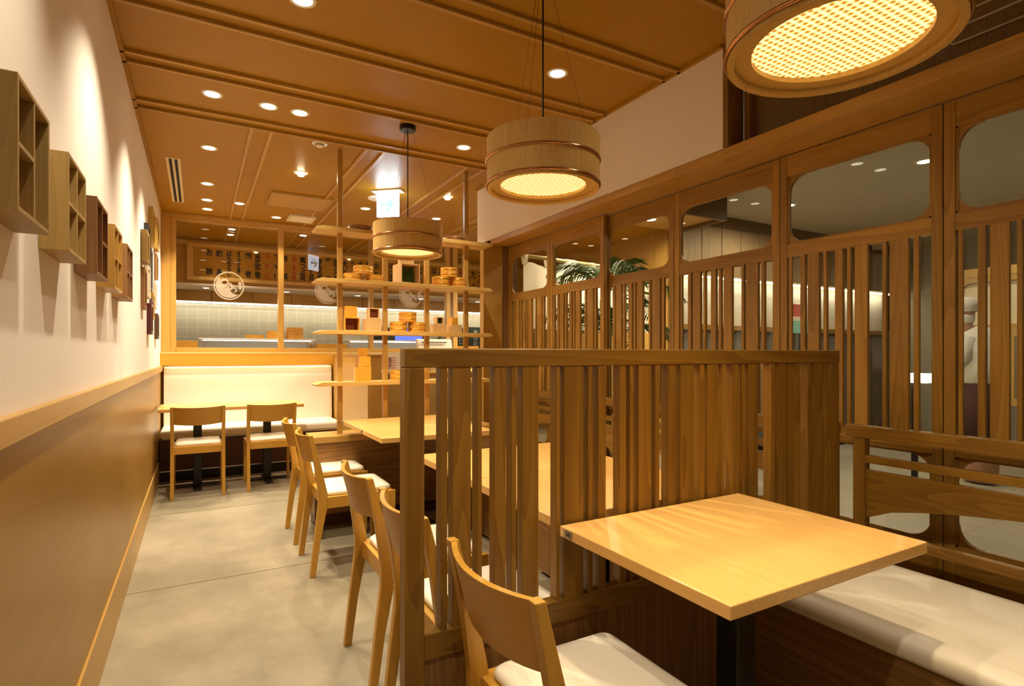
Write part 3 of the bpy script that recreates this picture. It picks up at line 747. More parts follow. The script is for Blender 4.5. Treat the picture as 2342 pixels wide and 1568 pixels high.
# ================================================================== CABINET, register counter and what stands there
cb = thing('side_cabinet', 'tall plain wooden cabinet at the right end of the back banquette', 'cabinet', (1.44, 5.9, 0))
B(1.372, 1.50, 5.15, 6.72, 0, 1.200).build('body', wood('maple', 'y'), cb, .002)
B(1.365, 1.508, 5.14, 6.72, 1.200, 1.212).build('top', wood('maple', 'y'), cb, .002)
rc = thing('register_counter', 'wooden cashier counter behind the display shelf', 'counter', (2.3, 5.6, 0))
B(1.512, 3.0, 5.25, 5.85, 0, 1.02).build('body', wood('olive', 'x'), rc, .002)
B(1.512, 3.02, 5.23, 5.87, 1.02, 1.045).build('top', wood('maple', 'x'), rc, .003)
pos = thing('cash_register', 'pale register terminal seen from behind on the cashier counter', 'cash register', (2.16, 5.5, 1.045))
m = MB(); m.prism([(5.42, 1.10), (5.50, 1.375), (5.54, 1.375), (5.50, 1.10)], 'x', 1.97, 2.36); m.build('monitor', plain('pos_plastic', (.62,.55,.43), .5), pos, .012, 3)
m = MB(); m.box(2.10, 2.24, 5.45, 5.62, 1.045, 1.12); m.build('foot', plain('pos_plastic', (.62,.55,.43), .5), pos, .006)
m = MB()
for i in range(10): m.box(2.02+i*.028, 2.038+i*.028, 5.468, 5.48, 1.335, 1.345)
m.build('vent', BLACK, pos)
PAPER = plain('paper', (.70,.62,.54), .8); PINK = plain('pink_print', (.55,.16,.12), .8)
def card(x, y, z, w_, h_, label, s, ink, rz=0, lean=.0, sz=.03):
    c = thing('menu_card', label, 'card', (x, y, z), rz, 'printed cards on the cashier counter')
    m = MB(); m.v = [(-w_/2, 0, 0), (w_/2, 0, 0), (w_/2, lean, h_), (-w_/2, lean, h_), (-w_/2, .004, 0), (w_/2, .004, 0), (w_/2, lean+.004, h_), (-w_/2, lean+.004, h_)]
    for q in ((0,1,2,3),(7,6,5,4),(0,4,5,1),(3,2,6,7),(0,3,7,4),(1,5,6,2)): m.face(list(q))
    o = m.build('sheet', PAPER); o.parent = c
    m = MB()
    for i in range(5): m.box(-w_*.38, w_*(.1+.05*(i % 3)), -.002, -.0005, h_*(.2+.13*i), h_*(.2+.13*i)+.006)
    o = m.build('printed_lines', PINK); o.parent = c; o.rotation_euler = (-math.atan2(lean, h_), 0, 0)
    o2 = text('lettering', s, sz, ink, (-w_*.25, -.003, h_*.5), FACE_NY, None); o2.parent = c; o2.rotation_euler = (-math.atan2(lean, h_), 0, 0)
card(1.66, 5.22+.06, 1.045, .15, .19, 'plain printed card standing at the left end of the cashier counter', 'お\n弁\n当', INK)
card(1.84, 5.32, 1.045, .16, .21, 'pink printed card leaning beside the register terminal', '旬', REDINK, .2, .03, .06)
card(1.76, 5.48, 1.10+.0, .25, .13, 'wide printed card above the others on the cashier counter', '持帰り', REDINK, 0, .02, .035)
tag(B(1.66, 1.88, 5.46, 5.62, 1.045, 1.098).build('card_holder', BLACK, bevel=.004), 'black holder under the wide printed card', 'holder')

# ================================================================== PENDANT LAMPS
def spot(name, loc, power, size=100, blend=.7, col=WARM, r=.022, rot=(0,0,0), parent=None):
    l = bpy.data.lights.new(name, 'SPOT'); l.energy = power; l.spot_size = R(size); l.spot_blend = blend; l.color = col; l.shadow_soft_size = r
    o = bpy.data.objects.new(name, l); COL.objects.link(o); o.location = loc; o.rotation_euler = rot
    if parent is not None: o.parent = parent
    return o
def diffuser_mat():
    m, nt, b = new_mat('pendant_diffuser'); N = nt.nodes.new; L = nt.links.new
    tc = N('ShaderNodeTexCoord'); v = N('ShaderNodeTexVoronoi'); v.inputs['Scale'].default_value = 64; v.inputs['Randomness'].default_value = .12
    L(tc.outputs['Object'], v.inputs['Vector'])
    r = N('ShaderNodeValToRGB'); r.color_ramp.elements[0].position = .12; r.color_ramp.elements[0].color = (1,.34,.03,1)
    r.color_ramp.elements[1].position = .60; r.color_ramp.elements[1].color = (1,.78,.30,1)
    L(v.outputs['Distance'], r.inputs['Fac'])
    s = N('ShaderNodeMapRange'); s.inputs['From Min'].default_value = .12; s.inputs['From Max'].default_value = .62; s.inputs['To Min'].default_value = P_DIFF*.45; s.inputs['To Max'].default_value = P_DIFF*2.6
    L(v.outputs['Distance'], s.inputs['Value'])
    b.inputs['Base Color'].default_value = (.4,.25,.08,1)
    L(r.outputs['Color'], b.inputs['Emission Color']); L(s.outputs[0], b.inputs['Emission Strength'])
    return m
DIFF = diffuser_mat()
def make_pendant(label):
    """origin at the ceiling rose; the tub hangs 0.647..0.838 m below"""
    t = thing('pendant_lamp', label, 'lamp', (0,0,0), 0, 'wooden tub pendant lamps')
    zt, zb = -.645, -.838; r = .2215
    def part(mb, name, mat, bev=0): o = mb.build(name, mat, None, bev); o.parent = t; return o
    n = 26; m = MB()
    for i in range(n):
        a0, a1 = 2*PI*i/n+.0012, 2*PI*(i+1)/n-.0012
        secs = []
        for rr, z in ((r*.985, zb), (r*.99, zb+.05), (r, zt)):
            secs.append([(rr*math.cos(a0), rr*math.sin(a0), z), (rr*math.cos((a0+a1)/2)*1.0035, rr*math.sin((a0+a1)/2)*1.0035, z), (rr*math.cos(a1), rr*math.sin(a1), z), ((rr-.014)*math.cos(a1), (rr-.014)*math.sin(a1), z), ((rr-.014)*math.cos(a0), (rr-.014)*math.sin(a0), z)])
        m.loft(secs)
    part(m, 'staves', wood('cypress', 'z'))
    for z in (zt-.088, zb+.013):
        rr = r*.993+.002
        hm = MB(); hm.lathe([(rr+.0045*math.cos(2*PI*k/8), z+.0055*math.sin(2*PI*k/8)) for k in range(9)], n=56); part(hm, 'hoop', COPPER)
    m = MB(); m.lathe([(r*.985-.012, zb+.014), (.168, zb+.014), (.168, zb+.034), (r*.985-.012, zb+.034), (r*.985-.012, zb+.014)], n=56, sm=False); part(m, 'inner_ring', wood('cypress', 'x'))
    m = MB(); m.disc((0, 0, zb+.026), .168, 56); part(m, 'diffuser', DIFF)
    sp_ = spot('pendant_bulb', (0, 0, zb+.018), P_PEND, 152, 1.0, (1.0,.76,.44), .025, parent=t)
    m = MB(); m.disc((0, 0, zt-.012), r-.014, 48); m.disc((0, 0, zt-.006), r-.014, 48, up=True); part(m, 'lid', wood('cypress', 'x'))
    m = MB(); m.tube([(0, 0, zt-.006), (0, 0, -.02)], .0035); part(m, 'cord', BLACK)
    for k in range(3):
        a = R(100+120*k); m = MB(); m.tube([(.03*math.cos(a), .03*math.sin(a), -.028), (.19*math.cos(a), .19*math.sin(a), zt-.004)], .0007, 5); part(m, 'suspension_wire', plain('wire', (.12,.10,.08), .4, .8))
    m = MB(); m.lathe([(.0001, 0), (.052, 0), (.052, -.028), (.048, -.032), (.0001, -.032)], n=32, sm=False); part(m, 'ceiling_rose', BLACK, .001)
    return t
pa = make_pendant('wooden tub pendant lamp farthest away, hanging before the display shelf'); pa.location = (1.190, 3.49, ZC)
pa_list = [pa]
dup(pa, (1.180, 1.845, ZC), 0, 'wooden tub pendant lamp in the middle of the room, above the tables beyond the partition')
dup(pa, (1.180, .690, ZC), 0, 'wooden tub pendant lamp nearest the camera, cut by the top edge above table 14')

# ================================================================== DOWNLIGHTS
def make_downlight(label):
    t = thing('downlight', label, 'lamp', (0,0,0), 0, 'recessed ceiling downlights')
    m = MB(); m.lathe([(.040, -.001), (.043, -.003), (.054, -.003), (.056, 0)], n=32); o = m.build('rim', WHITE); o.parent = t
    m = MB(); m.disc((0,0,-.0012), .041, 32); o = m.build('lens', LENS); o.parent = t
    spot('downlight_beam', (0,0,-.006), P_DOWN, parent=t)
    return t
DL = [(.072,3.607,'first on the left in the row nearer than the far pendant lamp'),(.369,3.619,'middle one of three in a row near the far pendant lamp'),(.547,3.623,'right one of three in a row near the far pendant lamp'),
 (.072,4.559,'left-wall line, nearest one beside the air slot'),(.073,5.528,'second of the line along the left wall to the back window'),(.080,6.109,'third of the line along the left wall to the back window'),(.086,6.497,'last in the line along the left wall, right at the back window'),
 (.356,6.097,'between the two thin battens near the back window'),(.744,6.524,'just before the small square ceiling vent at the back window'),(1.663,3.652,'right of the far pendant lamp near the middle pendant'),
 (1.655,2.446,'alone on the panel right of the middle pendant cord'),(.382,2.462,'cut by the top edge of the picture'),(1.491,5.684,'left of the exit sign beyond the display shelf'),(2.278,5.726,'just right of the far pendant, beyond the display shelf'),
 (.072,2.45,None),(.072,1.29,None),(.072,.13,None),(.40,1.29,None),(1.655,1.29,None),(1.655,.13,None),(.40,.13,None),(1.655,-1.0,None),(.40,-1.0,None),  # rows nearest the camera are unseen, added by continuing the visible spacing
 (.35,7.4,'leftmost beyond the back window'),(1.15,7.35,'second beyond the back window'),(1.75,7.1,'third beyond the back window'),(.35,7.75,'leftmost close to the menu board'),(2.6,7.3,'beyond the back window, right of the tall mullion'),(3.4,6.4,'far right beyond the door wall post')]
first = None
for x, y, l in DL:
    lab = 'round ceiling downlight ' + l if l else 'round ceiling downlight above the foreground, out of the picture'
    if first is None: first = make_downlight(lab); first.location = (x, y, ZC); o = first
    else: o = dup(first, (x, y, ZC), 0, lab)
    # the beams differ in wattage: wall-washing row by the left wall and the far half of the room are stronger
    kf = .8 if y > 6.9 else ((3.8 if y > 2 else 2.2) if x < .1 else (1.8 if y > 3.0 else .70))
    for ch in o.children:
        if ch.type == 'LIGHT':
            ch.data = ch.data.copy(); ch.data.energy = P_DOWN*kf
# two adjustable spots
for x, y, l, tgt in ((.735, 4.818, 'adjustable ceiling spot with a bright bulb near the square ceiling hatch', (1.2, 4.2, 1.6)), (2.05, 4.872, 'adjustable ceiling spot with a bright bulb close to the right wall end', (1.6, 4.2, 1.6))):
    t = thing('gimbal_spot', l, 'lamp', (x, y, ZC), 0, 'adjustable ceiling spots')
    m = MB(); m.lathe([(.034, -.002), (.046, -.006), (.058, 0)], n=28); o = m.build('ring', WHITE); o.parent = t
    m = MB(); m.lathe([(.0001, -.030), (.022, -.026), (.030, -.010), (.030, 0)], n=20); o = m.build('bulb', emit('spot_bulb', (1,.80,.50), 40)); o.parent = t
    d = Vector(tgt)-Vector((x, y, ZC)); q = d.to_track_quat('-Z', 'Y').to_euler()
    spot('gimbal_beam', (x, y, ZC-.06), P_DOWN*2.6, 75, .6, WARM, .02, q)
# ceiling fittings
t = thing('linear_air_slot', 'long white air slot with two black gaps in the ceiling by the left wall', 'vent', (-.163, 5.62, ZC))
m = MB(); m.box(-.212, -.114, 4.92, 6.32, ZC-.004, ZC); m.build('frame', plain('vent_cream', (.70,.60,.42), .5), t)
m = MB()
for a in (-.192, -.154):
    for y0, y1 in ((4.94, 5.615), (5.625, 6.30)): m.box(a, a+.020, y0, y1, ZC-.006, ZC-.003)
m.build('gap', plain('gap_black', (.004,.004,.004), .8), t)
t = thing('ceiling_hatch', 'square veneered access hatch in the ceiling near the back window', 'hatch', (.86, 5.72, ZC))
B(.585, 1.13, 5.46, 5.96, ZC-.020, ZC).build('panel', wood('maple', 'x'), t, .002)
m = MB(); m.box(.60, 1.115, 5.475, 5.478, ZC-.0205, ZC-.019); m.box(.60, 1.115, 5.942, 5.945, ZC-.0205, ZC-.019); m.box(.60, .603, 5.475, 5.945, ZC-.0205, ZC-.019); m.box(1.112, 1.115, 5.475, 5.945, ZC-.0205, ZC-.019); m.build('gap_line', BLACK, t)
t = thing('ceiling_vent', 'small cream rectangular vent in the ceiling at the back window', 'vent', (.98, 6.41, ZC))
m = MB(); m.box(.85, 1.115, 6.275, 6.555, ZC-.022, ZC); m.build('frame', plain('vent_cream', (.70,.60,.42), .5), t, .003)
m = MB(); m.box(.88, 1.085, 6.31, 6.52, ZC-.026, ZC-.021); m.build('plate', WHITE, t, .002)
t = thing('smoke_detector', 'small white round smoke detector on the ceiling before the display shelf', 'smoke detector', (.748, 4.082, ZC))
m = MB(); m.lathe([(.052, 0), (.050, -.006), (.030, -.010), (.028, -.020), (.018, -.026), (.0001, -.027)], n=28); m.build('housing', WHITE, t) if False else None
o = m.build('housing', WHITE); o.parent = t
m = MB(); m.lathe([(.031, -.011), (.031, -.015), (.0285, -.016)], n=28); o = m.build('vent_ring', BLACK); o.parent = t
t = thing('ceiling_speaker', 'round white ceiling speaker behind the hanging exit sign', 'speaker', (1.50, 5.25, ZC))
m = MB(); m.lathe([(.10, 0), (.098, -.006), (.085, -.008), (.0001, -.008)], n=36); o = m.build('grille', WHITE); o.parent = t
# hanging exit direction sign
ex = thing('exit_sign', 'glowing white exit direction sign with a pale arrow hanging from the ceiling', 'sign', (1.505, 4.96, ZC), R(-41))
def exb(mb, name, mat, bev=0): o = mb.build(name, mat, None, bev); o.parent = ex; return o
exb(B(-.14, .14, -.055, .055, -.012, 0), 'ceiling_plate', WHITE)
ES = emit('sign_white', (.80,.93,1.0), 16)
exb(B(-.104, .104, -.016, .016, -.235, -.012), 'light_box', ES, .004)
for s in (-1, 1):
    y = s*.0172
    m = MB(); sh = [(-.075,.012),(.022,.012),(-.018,.058),(.012,.058),(.070,0),(.012,-.058),(-.018,-.058),(.022,-.012),(-.075,-.012)]
    sx = 1 if s < 0 else -1
    m.prism([(px*1.0, -.130+pz) for px, pz in sh], 'y', y-.0006, y+.0006); exb(m, 'arrow', emit('sign_arrow', (.22,.85,.80), 3.2) if s < 0 else emit('sign_arrow', (.22,.85,.80), 3.2))

# ================================================================== LEFT WALL: shadow boxes and frames
def shadow_box(yc, label, lay, mat):
    t = thing('shadow_box', label, 'wall box', (XL, yc, 1.47), 0, 'square wooden compartment boxes on the left wall')
    s = .24; dpt = .058; k = .009; m = MB()
    y0, y1 = -s/2, s/2
    m.box(0, dpt, y0, y0+k, 0, s); m.box(0, dpt, y1-k, y1, 0, s); m.box(0, dpt, y0+k, y1-k, 0, k); m.box(0, dpt, y0+k, y1-k, s-k, s)
    if 'v' in lay: m.box(0, dpt-.001, -k/2, k/2, k, s-k)
    if 'l' in lay: m.box(0, dpt-.001, y0+k, -k/2, s/2-k/2, s/2+k/2)
    if 'r' in lay: m.box(0, dpt-.001, k/2, y1-k, s/2-k/2, s/2+k/2)
    o = m.build('carcass', wood(mat, 'z'), None, .001); o.parent = t
    o = B(0, .004, y0+k, y1-k, k, s-k).build('back_panel', wood('brown', 'z')); o.parent = t
    return t
def rope(t, y, z, n, col):
    m = MB()
    for i in range(n):
        m.lathe([(.004+.010*math.sin(PI*q/6), -.006+.012*q/6) for q in range(7)], (.022, y, z+i*.013), 12)
    o = m.build('rice_rope', col); o.parent = t
b1 = shadow_box(1.385, 'compartment box nearest the camera on the left wall, with a tall right cell', 'vl', 'olive')
rope(b1, -.055, .135, 7, plain('straw', (.50,.38,.12), .8))
o = B(.004, .012, -.105, -.010, .015, .105).build('orange_panel', plain('orange_panel', (.55,.22,.02), .5)); o.parent = b1
shadow_box(1.825, 'second compartment box from the camera on the left wall, four equal cells', 'vlr', 'olive')
shadow_box(2.262, 'middle one of the five compartment boxes on the left wall, tall left half', 'vr', 'brown')
b4 = shadow_box(2.688, 'fourth compartment box on the left wall, four cells with a rope inside', 'vlr', 'maple')
rope(b4, -.055, .135, 6, plain('straw', (.50,.38,.12), .8))
shadow_box(3.115, 'farthest of the five compartment boxes on the left wall', 'vlr', 'brown')
fmat = {'olive': wood('olive','z'), 'black': plain('frame_black', (.02,.02,.018), .4), 'gold': plain('frame_gold', (.58,.40,.10), .35), 'dgold': plain('frame_dgold', (.50,.30,.06), .4), 'brown': wood('brown','z'), 'cream': plain('frame_cream', (.66,.58,.42), .5), 'grey': plain('frame_grey', (.13,.12,.10), .5), 'white': plain('frame_white', (.75,.68,.55), .5), 'maroon': plain('frame_maroon', (.09,.015,.015), .35), 'plum': plain('frame_plum', (.12,.07,.09), .45), 'dbrown': plain('frame_dbrown', (.10,.045,.02), .45)}
FR = [(4.42,4.62,1.836,2.047,'olive','deep olive wooden frame, the leftmost of the upper picture cluster on the left wall',.040),
 (4.68,4.88,1.889,2.144,'black','black frame overlapping behind the olive frame on the left wall',.028),
 (5.08,5.33,2.066,2.353,'gold','tall gold frame, highest of the picture cluster on the left wall',.032),
 (5.66,5.88,2.123,2.391,'dgold','dark gold frame at the upper right of the picture cluster',.030),
 (4.44,4.62,1.524,1.800,'brown','brown portrait frame at the lower left of the picture cluster',.024),
 (4.74,4.95,1.627,1.860,'cream','cream frame left of the centre of the picture cluster',.024),
 (5.10,5.27,1.71,2.04,'grey','tall grey frame at the centre of the picture cluster',.020),
 (5.72,5.93,1.879,2.092,'brown','small brown frame at the right edge of the picture cluster',.024),
 (5.66,5.86,1.614,1.842,'white','white frame below the small brown one near the back corner',.020),
 (5.36,5.52,1.50,1.72,'dgold','narrow dark gold frame in the lower middle of the picture cluster',.018),
 (4.95,5.13,1.368,1.599,'maroon','maroon frame, lowest on the left of the picture cluster',.030),
 (5.20,5.33,1.43,1.66,'plum','narrow plum-coloured frame behind the maroon one',.018),
 (5.78,6.00,1.353,1.575,'dbrown','dark brown frame, lowest of the cluster beside the back corner',.026)]
for y0, y1, z0, z1, mt, lab, dp in FR:
    t = thing('picture_frame', lab, 'picture frame', (XL, (y0+y1)/2, z0), 0, 'small picture frames clustered at the far end of the left wall')
    k = .026; m = MB()
    m.box(XL, XL+dp, y0, y0+k, z0, z1); m.box(XL, XL+dp, y1-k, y1, z0, z1); m.box(XL, XL+dp, y0+k, y1-k, z0, z0+k); m.box(XL, XL+dp, y0+k, y1-k, z1-k, z1)
    m.build('moulding', fmat[mt], t, .003)
    B(XL, XL+dp*.5, y0+k, y1-k, z0+k, z1-k).build('picture', plain('print_%s' % mt, (.30,.24,.15) if mt != 'cream' else (.55,.52,.40), .3, var=.5, vscale=25), t)

# ================================================================== OUTSIDE THE DOORS
struct(B(2.50, 4.95, 4.15, 4.9, 2.70, 2.78).build('ceiling_outside', WARMC), 'amber ceiling strip over the entrance curtain')
struct(B(2.50, 4.95, -3.2, 4.15, 2.92, 3.0).build('ceiling_entrance', GREYC), 'pale grey corridor ceiling just outside the doors')
struct(B(4.90, 5.0, 4.9, 9.2, 0, 2.70).build('wall_entrance', wood('maple', 'z')), 'wooden side wall of the entrance')
struct(B(4.95, 10.0, -3.2, 4.9, 2.92, 3.0).build('ceiling_corridor', GREYC), 'pale grey corridor ceiling farther out')
tb_ = MB(); tb_.box(2.5, 4.99, 4.11, 4.15, 2.66, 2.92); tb_.box(4.95, 4.99, 4.15, 4.9, 2.66, 2.92)
struct(tb_.build('trim_50', wood('dark', 'x')))
pk = MB()
for i in range(42):
    x = 5.0+i*.119; pk.box(x, x+.116, 4.78+.004*(i*7 % 3), 4.9, 2.20, 2.92)
struct(pk.build('wall_outside', wood('knotty', 'z'), bevel=.002), 'vertical knotty planks on the outside wall')
struct(B(4.95, 10.0, 4.72, 4.80, 2.80, 2.92).build('trim_51', wood('dark', 'x')))
struct(B(5.0, 10.0, 5.05, 5.12, 0, 2.3).build('wall_outside_lower', plain('cream_wall', (.72,.68,.58), .7)))
st = B(5.0, 9.9, 4.92, 4.96, 2.185, 2.195).build('strip_lamp', emit('out_strip', (1,.92,.72), 26)); struct(st)
struct(B(5.0, 10.0, 4.80, 5.05, 1.52, 1.58).build('trim_52', wood('maple', 'x')))
struct(B(5.0, 10.0, 4.88, 5.04, 0, 1.52).build('trim_53', plain('grey_dado', (.22,.20,.17), .6, var=.3, vscale=7)))
struct(B(9.9, 10.0, -3.2, 4.9, 0, 3.0).build('wall_outside_far', plain('far_wall', (.42,.37,.28), .8)))
struct(B(2.5, 10.0, -3.3, -3.2, 0, 3.0).build('wall_outside_near', plain('far_wall', (.42,.37,.28), .8)))
# shop front across the corridor: pale slatted screens
for i, y in enumerate((2.9, 1.9, .9, -.1)):
    t = thing('slatted_screen', 'pale slatted wooden screen with a rounded window across the corridor, %s' % ('leftmost','second from the left','third from the left','rightmost')[i], 'screen', (8.2, y, 0), 0, 'pale slatted screens across the corridor')
    m = MB()
    for a in (y-.48, y+.43): m.box(8.2, 8.24, a, a+.05, 0, 2.25)
    for z0, z1 in ((0, .12), (.62, .70), (1.42, 1.50), (2.15, 2.25)): m.box(8.2, 8.24, y-.43, y+.43, z0, z1)
    m.build('frame', wood('cypress', 'z'), t)
    for q in range(10):
        yy = y-.40+q*.085
        B(8.205, 8.225, yy, yy+.028+.02*(q % 2), .70, 1.42).build('slat', wood('cypress', 'z'), t)
    ring_prism(MB(), rounded(y-.43, y+.43, 1.50, 2.15, .001), rounded(y-.36, y+.36, 1.57, 2.08, .10), 8.205, 8.23).build('window_surround', wood('cypress', 'y'), t)
    B(8.245, 8.25, y-.43, y+.43, 1.50, 2.15).build('panel', plain('lit_paper', (.78,.68,.46), .8), t)
# bright lit menu stand and little signs
t = thing('lit_menu_stand', 'glowing white menu box on a black post across the corridor', 'sign', (5.75, 2.65, 0))
B(5.62, 5.88, 2.50, 2.80, .96, 1.04).build('light_box', emit('menu_box', (1,.88,.58), 9), t, .004)
MB().box(5.73, 5.77, 2.63, 2.67, .02, .96).build('post', BLACK, t); MB().box(5.6, 5.9, 2.5, 2.8, 0, .02).build('base', BLACK, t)
for i, (x, y, z, c, lab) in enumerate(((6.8, 4.60, 1.72, (.45,.07,.03), 'red shop sign glimpsed between the door slats'), (7.1, 4.60, 1.50, (.18,.36,.22), 'green shop sign under the red one outside'))):
    t = thing('shop_sign', lab, 'sign', (x, y, 0))
    B(x-.25, x+.25, y, y+.04, z, z+.16).build('panel', emit('sign_%d' % i, c, .9), t); B(x-.02, x+.02, y+.04, y+.06, 0, z+.1).build('stand', BLACK, t)
# noren curtain
nr = thing('noren_curtain', 'off-white linen entrance curtain on a bamboo rod outside the far doors', 'curtain', (3.6, 4.66, 2.15))
p0, p1 = Vector((2.66, 4.53, 2.15)), Vector((4.55, 4.82, 2.15))
MB().tube([p0-(p1-p0)*.03, p1+(p1-p0)*.01], .019, 12).build('rod', plain('bamboo', (.62,.46,.22), .4), nr)
B(2.44, 2.66, 4.505, 4.54, 2.13, 2.21).build('bracket', wood('maple', 'x'), nr); B(4.55, 4.90, 4.80, 4.84, 2.13, 2.19).build('bracket', wood('maple', 'x'), nr)
dirn = (p1-p0).normalized(); nrm = Vector((dirn.y, -dirn.x, 0))
CL = frost('linen', (.80,.72,.58), 1.0)
for k in range(3):
    a = p0+(p1-p0)*(k/3+.01); b_ = p0+(p1-p0)*((k+1)/3-.01); m = MB(); nx, nz = 26, 14
    for j in range(nz+1):
        for i in range(nx+1):
            u = i/nx; v = j/nz; p = a+(b_-a)*u
            q = p + nrm*(.012*math.sin(u*14+k)+.016*v*math.sin(u*7+k*2)) + Vector((0,0,-.07-.62*v+.012*math.sin(u*PI*3)*(1-v)))
            m.v.append(tuple(q))
    for j in range(nz):
        for i in range(nx): s = j*(nx+1)+i; m.face([s, s+1, s+nx+2, s+nx+1], True)
    m.build('cloth', CL, nr)
    for q in (.03, .5, .97):
        c = a+(b_-a)*q; m = MB(); secs = []
        for s in range(13):
            an = 2*PI*s/12; r = .024
            pc = c+Vector((0,0,1))*(math.cos(an)*(.024 if math.cos(an) > 0 else .085))+nrm*math.sin(an)*.024
            secs.append([tuple(pc-dirn*.022), tuple(pc+dirn*.022)])
        bvi = len(m.v)
        for s_ in secs: m.v += s_
        for s in range(12): m.face([bvi+2*s, bvi+2*s+1, bvi+2*s+3, bvi+2*s+2], True)
        m.build('loop', CL, nr)
# palm plant
pl = thing('potted_palm', 'tall green palm in a dark pot outside the second and third door', 'plant', (3.16, 3.86, 0))
m = MB(); m.lathe([(.0001, 0), (.15, 0), (.19, .36), (.175, .36), (.165, .32), (.0001, .32)], (3.16, 3.86, 0), 24); m.build('pot', plain('pot_dark', (.06,.04,.03), .5), pl)
GRN = plain('palm_green', (.075,.16,.02), .45, var=.4, vscale=8)
random.seed(3)
for k in range(6):
    a = 2*PI*k/6; m = MB(); m.tube([(3.16+.05*math.cos(a), 3.86+.05*math.sin(a), .32), (3.16+.08*math.cos(a), 3.86+.08*math.sin(a), 1.5+.1*(k % 3))], [.014, .009]); m.build('cane', plain('cane', (.12,.13,.04), .6), pl)
for k in range(24):
    a = 2*PI*k/24*2.4+random.uniform(-.2, .2); base = Vector((3.16+.07*math.cos(a), 3.86+.07*math.sin(a), 1.35+.53*random.random()))
    Lf = random.uniform(.5, .72); el = random.uniform(.55, 1.25); m = MB(); pts = []
    for s in range(11):
        u = s/10; pts.append(base+Vector((math.cos(a)*Lf*u*math.cos(el)*1.2, math.sin(a)*Lf*u*math.cos(el)*1.2, Lf*(math.sin(el)*u-.75*u*u))))
    m.tube(pts, [.006-.0045*s/10 for s in range(11)], 5)
    for s in range(2, 22):
        u = s/22; i = int(u*10); f_ = u*10-i; p = pts[i].lerp(pts[min(10, i+1)], f_); tdir = (pts[min(10, i+1)]-pts[i]).normalized()
        side = tdir.cross(Vector((0,0,1))).normalized()
        for sg in (-1, 1):
            d = (side*sg*.8+tdir*.75+Vector((0,0,-.12))).normalized(); ll = .24*math.sin(PI*(u*.85+.12)); wv = tdir*.013
            b0 = len(m.v); tip = p+d*ll+Vector((0,0,-.25*ll)); mid = p+d*ll*.5
            m.v += [tuple(p), tuple(mid+wv), tuple(tip), tuple(mid-wv)]; m.face([b0, b0+1, b0+2, b0+3])
    m.build('frond', GRN, pl)
# person outside: white cap, mask and tunic, dark apron, leaning forward to the left
def skin_chain(mb, pts, rad, n=14, sq=1.0):
    rings = []
    for i, (p, r) in enumerate(zip(pts, rad)):
        p = Vector(p); t = (Vector(pts[min(i+1, len(pts)-1)])-Vector(pts[max(i-1, 0)])).normalized()
        u = t.cross(Vector((0,1,0))).normalized() if abs(t.y) < .9 else Vector((1,0,0)); q = t.cross(u)
        rx, ry = r if isinstance(r, tuple) else (r, r)
        rings.append([tuple(p+u*rx*math.cos(2*PI*k/n)+q*ry*math.sin(2*PI*k/n)) for k in range(n)])
    return mb.loft(rings, True)
px, py = 6.45, 2.42
ps = thing('person', 'person in a white cap, mask and tunic with a dark apron outside the doors', 'person', (px, py, 0))
SKIN = plain('skin', (.50,.27,.17), .55); CLO = plain('tunic_white', (.62,.60,.55), .8, bump=.5, bscale=14); APR = plain('apron_dark', (.05,.015,.015), .8)
m = MB()
skin_chain(m, [(px,py,.02),(px,py,.40),(px,py,.80),(px,py,.95)], [(.10,.14),(.11,.15),(.13,.17),(.14,.18)], 16)
skin_chain(m, [(px,py,.90),(px-.01,py+.01,1.10),(px-.03,py+.03,1.30),(px-.04,py+.05,1.40),(px-.05,py+.07,1.44)], [(.13,.17),(.14,.18),(.15,.21),(.12,.17),(.06,.06)], 16)
skin_chain(m, [(px-.05,py+.07,1.42),(px-.06,py+.09,1.50)], [.055,.055], 12)
m.lathe([(.0001,-.13),(.05,-.125),(.078,-.08),(.092,-.02),(.096,.03),(.088,.08),(.055,.115),(.0001,.125)], (px-.07, py+.11, 1.60), 16)
skin_chain(m, [(px-.09,py+.17,1.575),(px-.098,py+.205,1.565)], [.016,.008], 8)
for s in (-1, 1):
    dx = s*.17
    skin_chain(m, [(px+dx,py+.04,1.36),(px+dx*1.15,py+.08,1.15),(px+dx*.9,py+.26,1.02),(px+dx*.7,py+.34,1.00)], [.062,.05,.038,.03], 10)
    for f_ in range(5):
        skin_chain(m, [(px+dx*.7+(f_-2)*.014,py+.34,1.00),(px+dx*.7+(f_-2)*.017,py+.39,.985),(px+dx*.7+(f_-2)*.015,py+.42,.965)], [.010,.009,.007], 6)
m.build('body', SKIN, ps)
m = MB(); skin_chain(m, [(px,py,.92),(px-.01,py+.01,1.10),(px-.03,py+.03,1.30),(px-.04,py+.05,1.41),(px-.05,py+.07,1.45)], [(.16,.20),(.155,.20),(.165,.225),(.135,.185),(.07,.07)], 18)
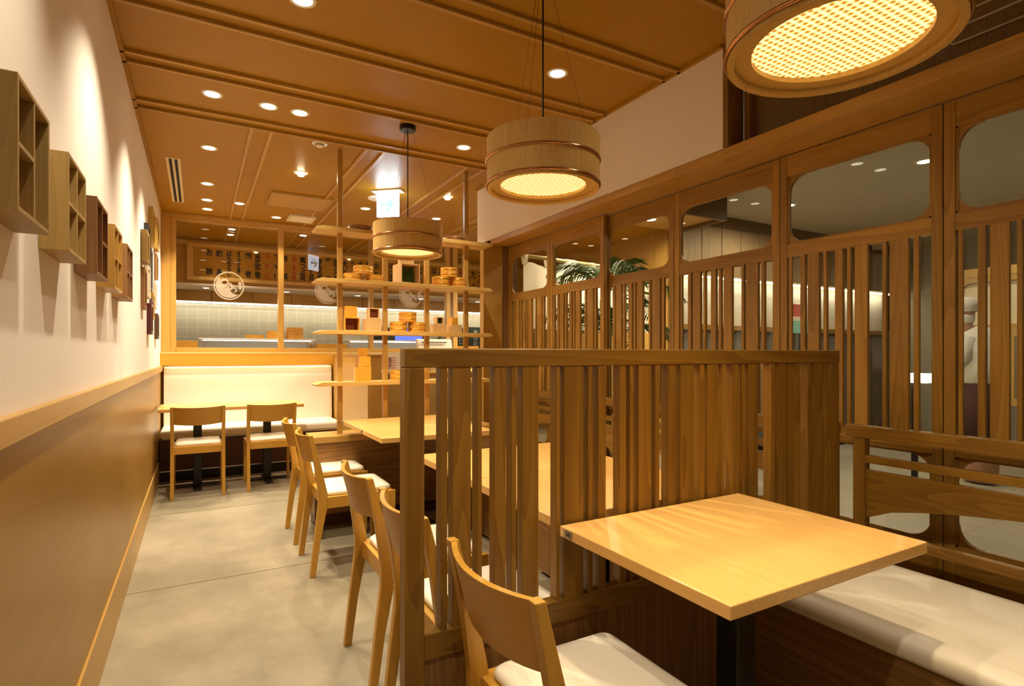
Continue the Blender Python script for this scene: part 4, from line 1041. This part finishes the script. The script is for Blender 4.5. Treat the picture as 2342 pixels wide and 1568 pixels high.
for s in (-1, 1):
    dx = s*.17; skin_chain(m, [(px+dx*.9,py+.04,1.38),(px+dx*1.15,py+.07,1.18),(px+dx*1.05,py+.18,1.07)], [.078,.070,.062], 12)
m.build('tunic', CLO, ps)
m = MB(); skin_chain(m, [(px,py,.35),(px,py,.70),(px,py,.93),(px,py,.95)], [(.16,.20),(.165,.21),(.165,.205),(.16,.20)], 18); m.build('apron', APR, ps)
m = MB(); m.lathe([(.101,.02),(.104,.05),(.112,.06),(.110,.10),(.075,.155),(.0001,.165)], (px-.07, py+.10, 1.60), 20); m.build('cap', CLO, ps)
m = MB(); m.lathe([(.090,-.085),(.100,-.05),(.101,-.012),(.096,-.008)], (px-.072, py+.116, 1.60), 16); m.build('face_mask', CLO, ps)
# lamps outside
def out_lamp(x, y, z, p, lab, col=NEUT):
    t = thing('corridor_downlight', lab, 'lamp', (x, y, z), 0, 'corridor ceiling lamps')
    m = MB(); m.lathe([(.055,-.002),(.075,-.004),(.08,0)], n=28); o = m.build('rim', WHITE); o.parent = t
    m = MB(); m.disc((0,0,-.003), .055, 28); o = m.build('lens', LENS); o.parent = t
    spot('corridor_beam', (0,0,-.01), p, 172, .5, col, .04, parent=t)
for a in ((3.3, 4.35, 2.70, 110, 'lamp in the amber entrance ceiling over the palm'), (4.35, 4.60, 2.70, 70, 'lamp in the amber entrance ceiling near the right end of the curtain'),
          (3.7, 2.3, 2.92, 60, 'lamp in the grey corridor ceiling outside the fourth door'), (3.7, .3, 2.92, 40, 'lamp in the grey corridor ceiling near the camera end'),
          (5.9, 4.0, 2.92, 75, 'lamp in the grey corridor ceiling close to the plank wall'), (5.6, 2.5, 2.92, 80, 'lamp in the grey corridor ceiling seen through the fifth door window'),
          (7.6, 2.4, 2.92, 60, 'lamp in the grey corridor ceiling before the slatted screens'), (7.0, .2, 2.92, 60, 'lamp in the grey corridor ceiling at the right')):
    out_lamp(*a)
spot('curtain_fill', (3.7, 5.15, 2.66), 380, 150, .8, NEUT, .05)  # added spot without a fitting, brightens the linen curtain from behind
